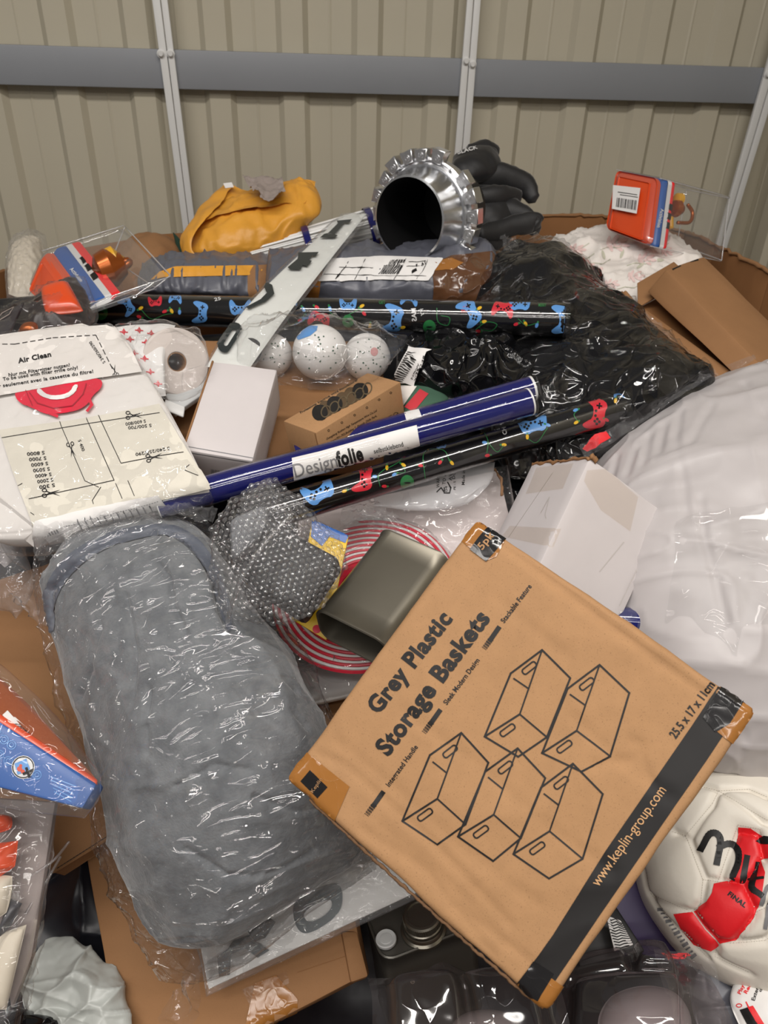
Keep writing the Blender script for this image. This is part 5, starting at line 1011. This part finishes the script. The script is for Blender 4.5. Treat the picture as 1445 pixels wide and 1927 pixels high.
# ------------------------------------------------------------------ bubble wrapped item
t = thing('bubble_wrapped_item', 'black boxy item wrapped in bubble wrap, lying against the grey blanket', 'bubble wrap', P(530, 1120, .86))
core_ = box8('black_item', quadbox([(500, 975, .80), (640, 1050, .785), (566, 1162, .765), (455, 1090, .78)], .05), M['dark'], t, bev=.006)
box8('grey_sheet', quadbox([(430, 975, .85), (500, 945, .855), (505, 1000, .85), (435, 1060, .835)], .03), mat('mid_grey_foam', (110, 112, 116), .6), t, bev=.008)
rows = [[(470, 925, .80), (505, 908, .81), (530, 930, .80), (548, 960, .80)], [(412, 985, .79), (480, 970, .765), (550, 975, .765), (615, 1005, .79)],
        [(398, 1060, .78), (470, 1060, .745), (560, 1060, .745), (652, 1055, .775)], [(412, 1120, .77), (470, 1120, .742), (550, 1120, .742), (625, 1110, .765)], [(426, 1174, .76), (470, 1168, .752), (520, 1172, .752), (590, 1152, .76)]]
bw = soft('bubble_film', rows, .012, .05, film('bubble_wrap_film', haze=.02, gain=1., scale=60, strength=.8, dist=.003), t, (110, 110), pw=3, b=.4, rnd=.1, dl=[('f', 26, .006, 3), ('n', 60, .0012), ('r', 30, .003)])
M['bub'] = film('bubble_dome_film', haze=.06, scale=120, strength=.3, rough=.08, gain=2.4, base=.05, dist=.002)
V = []; F = []
y = 915; row = 0; u_, v_ = 11.6, 10.0
ang = math.radians(-14)
for j in range(-20, 32):
    for i in range(-18, 24):
        gx, gy = (i+.5*(j % 2))*u_, j*v_; px, py = 530+gx*math.cos(ang)-gy*math.sin(ang), 1045+gx*math.sin(ang)+gy*math.cos(ang)
        p, n = cast(bw, px, py)
        if p is None or n.dot((C0-p).normalized()) < .25: continue
        a, b, x = frame(n); i0 = len(V); R0 = .0031
        for rr, h in ((1, 0), (.94, .5), (.6, .78)):
            for k in range(8): tt = k*.7854; V.append(p+a*R0*rr*math.cos(tt)+b*R0*rr*math.sin(tt)+n*R0*h*.9)
        V.append(p+n*R0*.76)
        for q in (0, 8): F += [[i0+q+k, i0+q+(k+1) % 8, i0+q+8+(k+1) % 8, i0+q+8+k] for k in range(8)]
        F += [[i0+16+k, i0+16+(k+1) % 8, i0+24] for k in range(8)]
tag(mk('bubbles', V, F, M['bub'], t), kind='stuff')
sheet('crumpled_top', [[(452, 940, .775), (495, 905, .79), (522, 925, .785)], [(455, 985, .755), (500, 965, .755), (550, 985, .755)], [(480, 1015, .75), (510, 1000, .748), (540, 1010, .752)]], M['filmw'], t, (60, 60), dl=[('f', 60, .006), ('r', 60, .005)])
sweep('taped_seam', [P(548, 968, .748), P(500, 1020, .738), P(455, 1090, .736), P(432, 1150, .742), P(428, 1172, .748)], .0022, M['bub'], t, seg=6, sub=12, flat=.5, dl=(200, .002))
# ------------------------------------------------------------------ football
ctr = P(1404, 1640, .84); R0 = .1145
t = None
nu, nv = 220, 160; th_, ph_ = np.meshgrid(np.linspace(0, 2*math.pi, nu, endpoint=False), np.linspace(.0001, math.pi-.0001, nv))
D_ = np.stack([np.sin(ph_)*np.cos(th_), np.sin(ph_)*np.sin(th_), np.cos(ph_)], -1).reshape(-1, 3)
def sph(px, py):
    d = (P(px, py, 1)-C0).normalized(); oc = C0-ctr; b = oc.dot(d); cc_ = oc.dot(oc)-R0*R0; q = b*b-cc_
    if q < 0:
        p = C0+d*(-b); return np.array((p-ctr).normalized())
    return np.array((C0+d*(-b-math.sqrt(q))-ctr).normalized())
seams = [[(1265, 1565), (1290, 1572), (1340, 1512), (1352, 1488), (1438, 1540), (1470, 1555)], [(1320, 1480), (1352, 1488), (1410, 1485), (1445, 1500)], [(1290, 1572), (1322, 1655), (1350, 1660), (1388, 1552), (1392, 1552)],
         [(1322, 1655), (1318, 1700), (1302, 1716), (1225, 1682)], [(1302, 1716), (1350, 1772), (1380, 1775), (1423, 1722), (1420, 1718)], [(1350, 1660), (1398, 1668), (1425, 1640), (1436, 1616)], [(1398, 1668), (1424, 1718)], [(1350, 1772), (1345, 1800), (1410, 1830)], [(1420, 1718), (1460, 1700)], [(1388, 1552), (1430, 1560), (1445, 1616)],
         [(1217, 1642), (1225, 1682), (1270, 1740), (1330, 1800)], [(1380, 1775), (1440, 1770), (1480, 1740)]]
Dm = np.zeros(len(D_)); pf = np.full(len(D_), 9.)
for s in seams:
    q = [sph(*p) for p in s]
    for a, b in zip(q, q[1:]):
        ab = b-a; tt = np.clip(((D_-a)@ab)/(ab@ab+1e-12), 0, 1); d = np.linalg.norm(D_-a-tt[:, None]*ab, axis=1); pf = np.minimum(pf, d)
g_ = np.exp(-(pf/.028)**2); pu = np.clip(pf/.25, 0, 1)**.6
rad = R0*(1-.05*g_+.03*np.where(pf < 8, pu, 1))
for (px, py, w, dp) in ((1345, 1600, .42, .12), (1300, 1500, .3, -.03), (1440, 1600, .3, .06), (1270, 1640, .3, -.03), (1380, 1560, .2, .05)):
    q = sph(px, py); d = np.linalg.norm(D_-q, axis=1); rad = rad-R0*dp*np.exp(-(d/w)**2)
# flattened lower left side with a sharp edge
rad = rad*(1+.02*vn(D_*2.2, 4))
Vb = np.array(ctr)+D_*rad[:, None]
F = []
for j in range(nv-1): F += [[j*nu+k, j*nu+(k+1) % nu, (j+1)*nu+(k+1) % nu, (j+1)*nu+k] for k in range(nu)]
F += [list(range(nu)), list(range((nv-1)*nu, nv*nu))[::-1]]
fb = tag(mk('football', Vb, F, M['ball']), 'half deflated white and red leather football at the lower right', 'football')
ink('red_panel', poly([(1305, 1716), (1330, 1697), (1340, 1680), (1343, 1664), (1374, 1658), (1386, 1640), (1390, 1620), (1386, 1590), (1389, 1556), (1412, 1558), (1445, 1580), (1480, 1600), (1480, 1612), (1432, 1617), (1440, 1642), (1434, 1682), (1419, 1729), (1384, 1770), (1356, 1776), (1328, 1748)]), fb, M['ballred'], fb, 4, .0009)
ink('red_side_panel', poly([(1268, 1720), (1303, 1717), (1326, 1749), (1354, 1778), (1337, 1789), (1305, 1778), (1284, 1752)]), fb, M['ballred'], fb, 4, .0009)
def arcs(pts, w, n=20):
    A = np.array([[(x, y, 0)]*2 for x, y in pts], float); q = ev(A, np.zeros(n), np.linspace(0, 1, n)); return line([(v[0], v[1]) for v in q], w)
ink('black_lettering', join(arcs([(1320, 1598), (1334, 1572), (1346, 1568), (1354, 1576), (1355, 1592), (1349, 1624)], 12), arcs([(1354, 1594), (1370, 1588), (1382, 1592), (1390, 1604), (1389, 1625), (1379, 1650)], 12), line([(1406, 1614), (1397, 1657)], 11), arcs([(1425, 1626), (1420, 1650), (1416, 1670), (1432, 1684)], 11), line([(1410, 1656), (1436, 1652)], 5), poly([(1421, 1583), (1438, 1573), (1460, 1576), (1460, 1590), (1428, 1588)])), fb, M['dark'], fb, 6, .0013)
ink('final_lettering', text('FINAL', (1369, 1684), (1401, 1708), 8.5, .05), fb, M['dark'], fb, 5, .0013)
ink('grey_lettering', arcs([(1432, 1700), (1444, 1670), (1450, 1680), (1440, 1745)], 7), fb, M['inkg'], fb, 6, .0013)
ink('side_print', join(*[line([(1240+k*5.2, 1712+k*7.4), (1246+k*5.2, 1712+k*7.0)], 3 if k % 3 else 6) for k in range(13)]), fb, M['inkg'], fb, 6, .0009)
ink('stitches', join(*[dash(a, b, .9, 2.2, 2.6) for s in seams for a, b in zip(s, s[1:])]), fb, mat('seam_thread', (186, 178, 166), .8), fb, 6, .0005)
# ------------------------------------------------------------------ purple box, striped sleeve
tag(box8('purple_box', quadbox([(1120, 1600, .86), (1300, 1640, .86), (1330, 1830, .82), (1185, 1790, .82)], .06), M['purple'], bev=.003), 'dark purple box wedged between the printed box and the football', 'box')
tag(box8('black_case', quadbox([(1060, 1690, .84), (1150, 1690, .84), (1215, 1790, .80), (1090, 1820, .80)], .05), M['dark'], bev=.003), 'matt black case beside the striped sleeve under the printed box corner', 'case')
o = tag(box8('striped_sleeve', quadbox([(1140, 1722, .805), (1168, 1732, .80), (1192, 1778, .785), (1156, 1790, .785)], .004), M['whitepaper'], bev=.001), 'small black and white zigzag striped sleeve beside the purple box', 'sleeve')
ink('zigzag_print', join(*[line([(1141+k*1.8, 1727+k*5.6), (1150+k*1.8, 1732+k*5.2), (1158+k*1.8, 1729+k*5.2), (1170+k*2, 1738+k*4)], 2.4) for k in range(11)]), o, M['dark'], o, 0, .0005)
# ------------------------------------------------------------------ clear trays at the bottom
def tray(lb, rows, cells, dark_):
    t = thing('clear_tray', lb, 'plastic tray', P(rows[-1][1][0], rows[-1][1][1], rows[-1][1][2]+.05), 'empty clear moulded trays')
    A = ctrl(rows); nu, nv = 150, 90; u, v = np.meshgrid(np.linspace(0, 1, nu), np.linspace(0, 1, nv)); Mx = ev(A, u, v); N = gnorm(Mx)
    h = 0
    for (u0, u1, v0, v1, hh) in cells:
        f = lambda x, a, b, w: 1/(1+np.exp(-(x-a)/w))*1/(1+np.exp((x-b)/w)); h = h+hh*f(u, u0, u1, .012)*f(v, v0, v1, .02)
    h = h+disp(Mx, np.stack([u, v], -1), [('r', 14, .0012), ('n', 20, .001)]); Mx = Mx+N*h[..., None]
    mk('moulded_shell', Mx.reshape(-1, 3), gfaces(nv, nu), M['traym'], t); return t
M['traym'] = film('clear_tray_plastic', (215, 208, 208), haze=.04, hz=(190, 182, 184), scale=12, strength=.25, rough=.06, gain=1.5, base=.03)
tray('clear moulded tray in front of the screw cap canister at the bottom centre', [[(692, 1842, .77), (780, 1838, .77), (830, 1812, .77), (900, 1830, .765), (1010, 1822, .76)], [(700, 1880, .75), (800, 1860, .75), (880, 1850, .745), (950, 1850, .74), (1050, 1850, .73)], [(700, 1960, .72), (800, 1960, .72), (900, 1960, .715), (980, 1960, .71), (1080, 1960, .70)]],
     [(.1, .45, .35, 1.2, .018), (.5, .9, .4, 1.2, .02)], 1)
tray('clear ribbed tray below the football, right of the printed box corner', [[(1060, 1825, .79), (1130, 1795, .79), (1210, 1782, .785), (1250, 1790, .78), (1320, 1815, .77)], [(1050, 1870, .75), (1140, 1850, .745), (1220, 1845, .74), (1280, 1850, .74), (1360, 1880, .74)], [(1040, 1970, .71), (1140, 1960, .70), (1220, 1960, .70), (1290, 1960, .70), (1400, 1980, .71)]],
     [(.04, .38, .08, .42, .012), (.44, .72, .04, .42, .015), (.1, .7, .5, 1.2, .02)], 1)
tag(soft('plastic_item', [[(1130, 1860, .80), (1290, 1850, .80)], [(1120, 1990, .77), (1310, 1990, .77)]], .03, .02, mat('milky_white_plastic', (176, 170, 172), .4), n=(40, 40), rnd=.9), 'milky white rounded item seen through the ribbed clear tray', 'plastic item')
tag(soft('plastic_item', [[(850, 1900, .80), (980, 1900, .80)], [(840, 1990, .77), (990, 1990, .77)]], .02, .02, mat('milky_lid_plastic', (160, 156, 156), .4), n=(40, 40), rnd=.9), 'milky white lid seen through the bottom centre clear tray', 'lid')
for lb, q in (('clear film fold with a red corner below the purple box', [[(1230, 1785, .775), (1290, 1790, .77), (1340, 1810, .765)], [(1250, 1850, .75), (1310, 1860, .75), (1350, 1880, .75)], [(1280, 1940, .72), (1330, 1950, .72), (1370, 1960, .72)]]),):
    o = tag(sheet('film_fold', q, M['filmw'], n=(50, 60), dl=[('r', 20, .008), ('f', 24, .006)]), lb, 'film')
    ink('red_corner', poly([(1244, 1790), (1290, 1793), (1300, 1802), (1262, 1808)]), o, M['ballred'], o, 3, -.003)
tag(soft('grey_mailer', [[(1300, 1790, .84), (1400, 1830, .83), (1480, 1850, .83)], [(1300, 1880, .79), (1380, 1890, .785), (1480, 1920, .79)], [(1330, 1990, .75), (1400, 1990, .75), (1480, 1990, .76)]], .02, .03, M['greymail'], n=(90, 90), pw=4, dl=[('f', 18, .008), ('r', 26, .006)]), 'crumpled grey mailer below the football at the bottom right corner', 'mailer')
t = thing('white_leaflet_bag', 'white printed plastic mailer with red and black writing in the bottom right corner', 'mailer', P(1420, 1927, .8))
o = soft('bag', [[(1385, 1838, .775), (1450, 1838, .77), (1520, 1850, .77)], [(1374, 1885, .76), (1440, 1885, .75), (1520, 1890, .75)], [(1400, 1950, .735), (1450, 1960, .73), (1520, 1960, .73)]], .008, .015, M['whitepaper'], t, (50, 50), pw=4, dl=[('n', 30, .004)])
ink('red_writing', join(text('Play Your', (1394, 1872), (1412, 1832), 7, .02), text('Recycle', (1405, 1871), (1424, 1838), 7, .03), circl(1391, 1892, 5, 1.5, 3), line([(1404, 1886), (1410, 1898)], 2.5)), o, M['ballred'], t, 5, .0008)
ink('black_writing', join(text('External', (1420, 1884), (1432, 1848), 7, .02), text('dimens', (1432, 1868), (1448, 1834), 6, .02)), o, M['ink'], t, 5, .0008)
ink('black_stripe', poly([(1392, 1900), (1407, 1896), (1428, 1930), (1412, 1940)]), o, M['dark'], t, 6, .0009)
ink('red_stripe', poly([(1407, 1896), (1417, 1893), (1440, 1930), (1428, 1932)]), o, M['ballred'], t, 6, .0009)
# ------------------------------------------------------------------ lower letter plate
t = thing('letter_plate', 'white plate with raised dark chrome letters in film, sticking out below the blanket', 'number plate', P(560, 1800, .82), 'plates with raised letters')
o = box8('plate', quadbox([(372, 1760, .825), (700, 1540, .86), (800, 1672, .83), (392, 1862, .80)], .004), M['white'], t, bev=.0015, cuts=5)
ink('letter', poly(chaikin([(551, 1716), (556, 1692), (622, 1662), (643, 1664), (646, 1700), (634, 1724), (598, 1750), (572, 1758), (558, 1745)], 2), [chaikin([(568, 1716), (620, 1688), (628, 1703), (612, 1724), (580, 1738)], 2)]), o, Lm, t, 6, .0035)
ink('letter', poly([(440, 1770), (490, 1752), (470, 1762), (508, 1788), (486, 1802), (462, 1784), (436, 1796), (434, 1834), (414, 1838), (410, 1800), (430, 1785)]), o, Lm, t, 10, .0035)
ink('letter', poly([(462, 1745), (500, 1720), (520, 1735), (500, 1765), (480, 1772)]), o, Lm, t, 10, .003)
soft('clear_sleeve', [[(362, 1762, .815), (700, 1540, .85)], [(378, 1815, .80), (755, 1620, .83)], [(388, 1876, .79), (806, 1682, .82)]], .005, .01, M['filmw'], t, (90, 40), pw=8, b=.3, dl=[('r', 26, .003), ('f', 30, .003)])
# ------------------------------------------------------------------ brown cartons low left
t = thing('brown_carton', 'long brown carton lying under the blanket at the bottom, with a taped end', 'carton', P(440, 1900, .95), 'brown cartons at the lower left')
o = box8('body', quadbox([(160, 1600, .90), (628, 1500, .93), (690, 1836, .82), (238, 2060, .79)], .045), M['kraft2'], t, bev=.003, cuts=8, dl=[('n', 12, .002)])
ink('packing_tape', poly([(480, 1850), (520, 1835), (560, 1880), (560, 1930), (455, 1960)]), o, M['btape'], t, 12, .001)
ink('clear_tape', poly([(455, 1862), (540, 1828), (545, 1850), (470, 1890)]), o, M['ctape'], t, 12, .0013)
box8('end_flap', quadbox([(642, 1752, .842), (672, 1752, .845), (694, 1838, .82), (660, 1850, .815)], .02), M['kraft2'], t, bev=.003)
ink('flap_seam', join(line([(648, 1800), (676, 1793)], 1.6), line([(560, 1830), (648, 1800)], 1)), o, M['kraftd'], t, 10, .0006)
t = thing('brown_carton', 'wide brown carton with a perforated edge, left of the grey blanket', 'carton', P(60, 1500, 1.0), 'brown cartons at the lower left')
cc = quadbox([(-160, 1110, 1.0), (180, 1080, 1.0), (330, 1505, .88), (98, 1645, .83)], .05)
cc[0,1,0] = P(95, 1652, .832); cc[1,1,0] = P(345, 1500, .882); cc[0,0,0] = P(-330, 1210, .97); cc[1,0,0] = P(120, 1050, 1.01)
n_ = (cc[1,1,0]-cc[0,0,0]).cross(cc[0,1,0]-cc[1,0,0]).normalized(); n_ = n_ if n_.dot(C0-cc[0,0,0]) > 0 else -n_
for i in (0, 1):
    for j in (0, 1): cc[i, j, 1] = cc[i, j, 0]-n_*.04-(UP*.0)
o = box8('body', cc, M['kraft2'], t, bev=.003, cuts=10, dl=[('n', 6, .006)])
ink('perforated_seam', join(dash((108, 1634), (230, 1556), 1.4, 5, 2)), o, M['ink'], t, 10, .0006)
o = tag(soft('black_polybag_low', [[(60, 1660, .93), (200, 1600, .94)], [(20, 1860, .87), (260, 1860, .88)]], .02, .03, M['navy'], n=(60, 60), dl=[('n', 9, .012), ('r', 10, .006)]), 'smooth black polybag visible between the two brown cartons', 'bag'); o.name = 'black_polybag'
t = thing('silver_mailer', 'crumpled silver-white foil mailer at the bottom left', 'mailer', P(130, 1900, .88))
soft('foil_pouch', [[(62, 1800, .855), (105, 1768, .865), (160, 1790, .86), (205, 1830, .85)], [(44, 1850, .84), (110, 1840, .83), (170, 1850, .825), (232, 1880, .83)], [(50, 1905, .82), (110, 1905, .81), (180, 1920, .805), (250, 1960, .80)], [(110, 1945, .80), (150, 1960, .79), (200, 1990, .785), (260, 2010, .785)]], .012, .03, M['silver'], t, (110, 110), pw=5, b=.4, rnd=.1, dl=[('f', 14, .010, 3), ('r', 18, .006, 4), ('n', 40, .002)])
tag(soft('black_film_bundle', [[(20, 1890, .82), (140, 1930, .80)], [(0, 2000, .78), (160, 2000, .77)]], .015, .02, M['blackbag'], n=(50, 50), dl=[('f', 30, .006)]), 'shiny black film bundle in the bottom left corner', 'film')
# ------------------------------------------------------------------ clear bag with orange and cream things, left edge
t = thing('toy_parts_bag', 'clear bag with orange and cream plastic pieces along the lower left edge', 'bag', P(50, 1800, .82))
box8('grey_backing_card', quadbox([(-40, 1500, .80), (104, 1510, .80), (60, 1800, .755), (20, 1900, .74)], .01), mat('taupe_card', (150, 138, 134), .5), t, bev=.002)
soft('orange_piece', [[(-30, 1528, .775), (24, 1536, .775)], [(-30, 1575, .765), (22, 1560, .765)]], .012, .01, M['orange'], t, (24, 24), rnd=.4)
soft('orange_piece', [[(-30, 1590, .765), (34, 1582, .765)], [(-30, 1670, .75), (28, 1630, .755)]], .012, .01, M['orange'], t, (24, 24), dl=[('f', 40, .004)])
soft('cream_piece', [[(-20, 1650, .755), (26, 1645, .755)], [(-30, 1740, .74), (14, 1720, .742)]], .012, .01, M['cream'], t, (24, 24), rnd=.4)
soft('grey_piece', [[(18, 1690, .755), (42, 1700, .755)], [(-10, 1775, .74), (20, 1740, .745)]], .008, .006, mat('slate_plastic', (70, 70, 74), .4), t, (20, 20))
soft('cream_panel', [[(-10, 1760, .745), (50, 1740, .75)], [(-20, 1900, .72), (12, 1900, .725)]], .008, .006, M['cream'], t, (24, 24), dl=[('n', 20, .003)])
frows = [[(-60, 1490, .775), (30, 1480, .775), (110, 1500, .78)], [(-60, 1600, .745), (30, 1600, .742), (98, 1600, .76)], [(-60, 1740, .725), (20, 1740, .72), (70, 1740, .74)], [(-60, 1960, .70), (0, 1960, .70), (28, 1940, .715)]]
soft('clear_bag', frows, .014, .03, M['film'], t, (70, 110), pw=5, b=.4, dl=[('r', 20, .005), ('f', 24, .005)])
for k in range(3): sweep('bag_fold', [P(118+k*16-20, 1640-k*28, .79-k*.003), P(82+k*14-10, 1700-k*40, .78), P(40+k*8, 1790-k*70, .765)], .0016, M['bub'], t, seg=5, sub=8, flat=.5)
# left edge film bags
tag(soft('clear_pouch', [[(-80, 920, .93), (10, 960, .92), (24, 1000, .91)], [(-80, 1050, .89), (10, 1050, .88), (60, 1080, .87)], [(-80, 1150, .87), (10, 1150, .865), (30, 1165, .86)]], .02, .03, M['filmw'], n=(60, 60), dl=[('r', 20, .006), ('f', 24, .006)]), 'clear plastic pouch at the left edge beside the filter bag pack', 'pouch')
tag(soft('white_polybag', [[(-80, 900, 1.02), (8, 930, 1.01), (14, 980, 1.0)], [(-80, 1050, .96), (0, 1050, .96), (10, 1080, .95)]], .02, .02, M['bag'], n=(30, 30), rnd=.5), 'white polybag at the far left behind the clear pouch', 'bag')
tag(lathe('glass_rim', P(-12, 1325, .86), (C0-P(-12, 1325, .86)), [(.014, 0), (.016, .002), (.0175, .0), (.016, -.004), (.015, -.02)], M['blister'], seg=40), 'round clear cup rim at the left edge above the blue toy pack', 'cup')
# dark wrapped bag left of the upper gift wrap roll
t = thing('dark_wrapped_bag', 'dark film wrapped bundle at the left, between the tilted toy pack and the filter bags', 'bag', P(60, 640, 1.2))
o = soft('dark_contents', [[(-120, 640, 1.22), (20, 600, 1.20), (120, 540, 1.20), (150, 520, 1.2)], [(-120, 700, 1.13), (20, 640, 1.12), (110, 610, 1.12), (180, 590, 1.14)], [(-120, 740, 1.08), (0, 662, 1.08), (80, 638, 1.09), (160, 622, 1.10)]], .03, .03, mat('dark_brown_bundle', (44, 34, 32), .4), t, (60, 50), dl=[('f', 18, .008)])
soft('orange_piece', [[(78, 548, 1.125), (128, 530, 1.13)], [(84, 592, 1.085), (158, 586, 1.095)]], .014, .01, M['orange'], t, (30, 30), pw=5, rnd=.1)
soft('brown_piece', [[(45, 612, 1.075), (72, 606, 1.075)], [(30, 634, 1.065), (70, 628, 1.065)]], .010, .01, M['copper'], t, (20, 20), rnd=.6)
soft('plastic_film', [[(-130, 630, 1.19), (20, 585, 1.17), (100, 530, 1.16), (160, 520, 1.16)], [(-130, 690, 1.08), (20, 630, 1.07), (110, 600, 1.07), (185, 590, 1.10)], [(-130, 745, 1.04), (0, 665, 1.05), (90, 640, 1.06), (172, 622, 1.08)]], .012, .03, M['film'], t, (90, 70), dl=[('r', 20, .008), ('f', 22, .008)])
o = tag(box8('dark_pack', quadbox([(-60, 690, 1.0), (0, 590, 1.08), (44, 568, 1.09), (10, 640, 1.03)], .004), mat('slate_card', (52, 48, 52), .4), bev=.001), 'dark card pack with a pale outlined diamond at the left edge', 'pack')
ink('pale_diamond', line([(-6, 598), (4, 590), (26, 578), (18, 592), (-2, 604)], 1.6), o, M['bubblegrey'], o, 0, .0008)
# two films for stray wraps on the middle of the pile
tag(soft('white_packet', [[(548, 1258, .93), (680, 1240, .93)], [(560, 1330, .90), (690, 1300, .90)]], .01, .02, M['whitepaper'], n=(30, 30), pw=6, dl=[('n', 14, .004)]), 'white paper packet in clear film between the blanket and the printed box', 'packet')
tag(soft('packet_film', [[(560, 1250, .915), (690, 1240, .915)], [(560, 1325, .885), (690, 1300, .885)]], .012, .004, M['filmw'], n=(50, 40), pw=6, dl=[('f', 30, .005)]), 'clear taped film lying over the white packet beside the printed box', 'film')
tag(box8('brown_carton_piece', quadbox([(585, 1330, .93), (690, 1290, .94), (700, 1400, .90), (600, 1420, .89)], .04), M['kraft2'], bev=.003), 'brown carton corner showing in the gap left of the printed box', 'carton')
tag(soft('dark_film_bag', [[(930, 880, 1.08), (1000, 880, 1.08)], [(930, 1000, 1.02), (1000, 1000, 1.02)]], .02, .02, M['blackbag'], n=(40, 40), dl=[('f', 20, .008)]), 'black film bag in the gap between the white parcel and the white carton', 'bag')
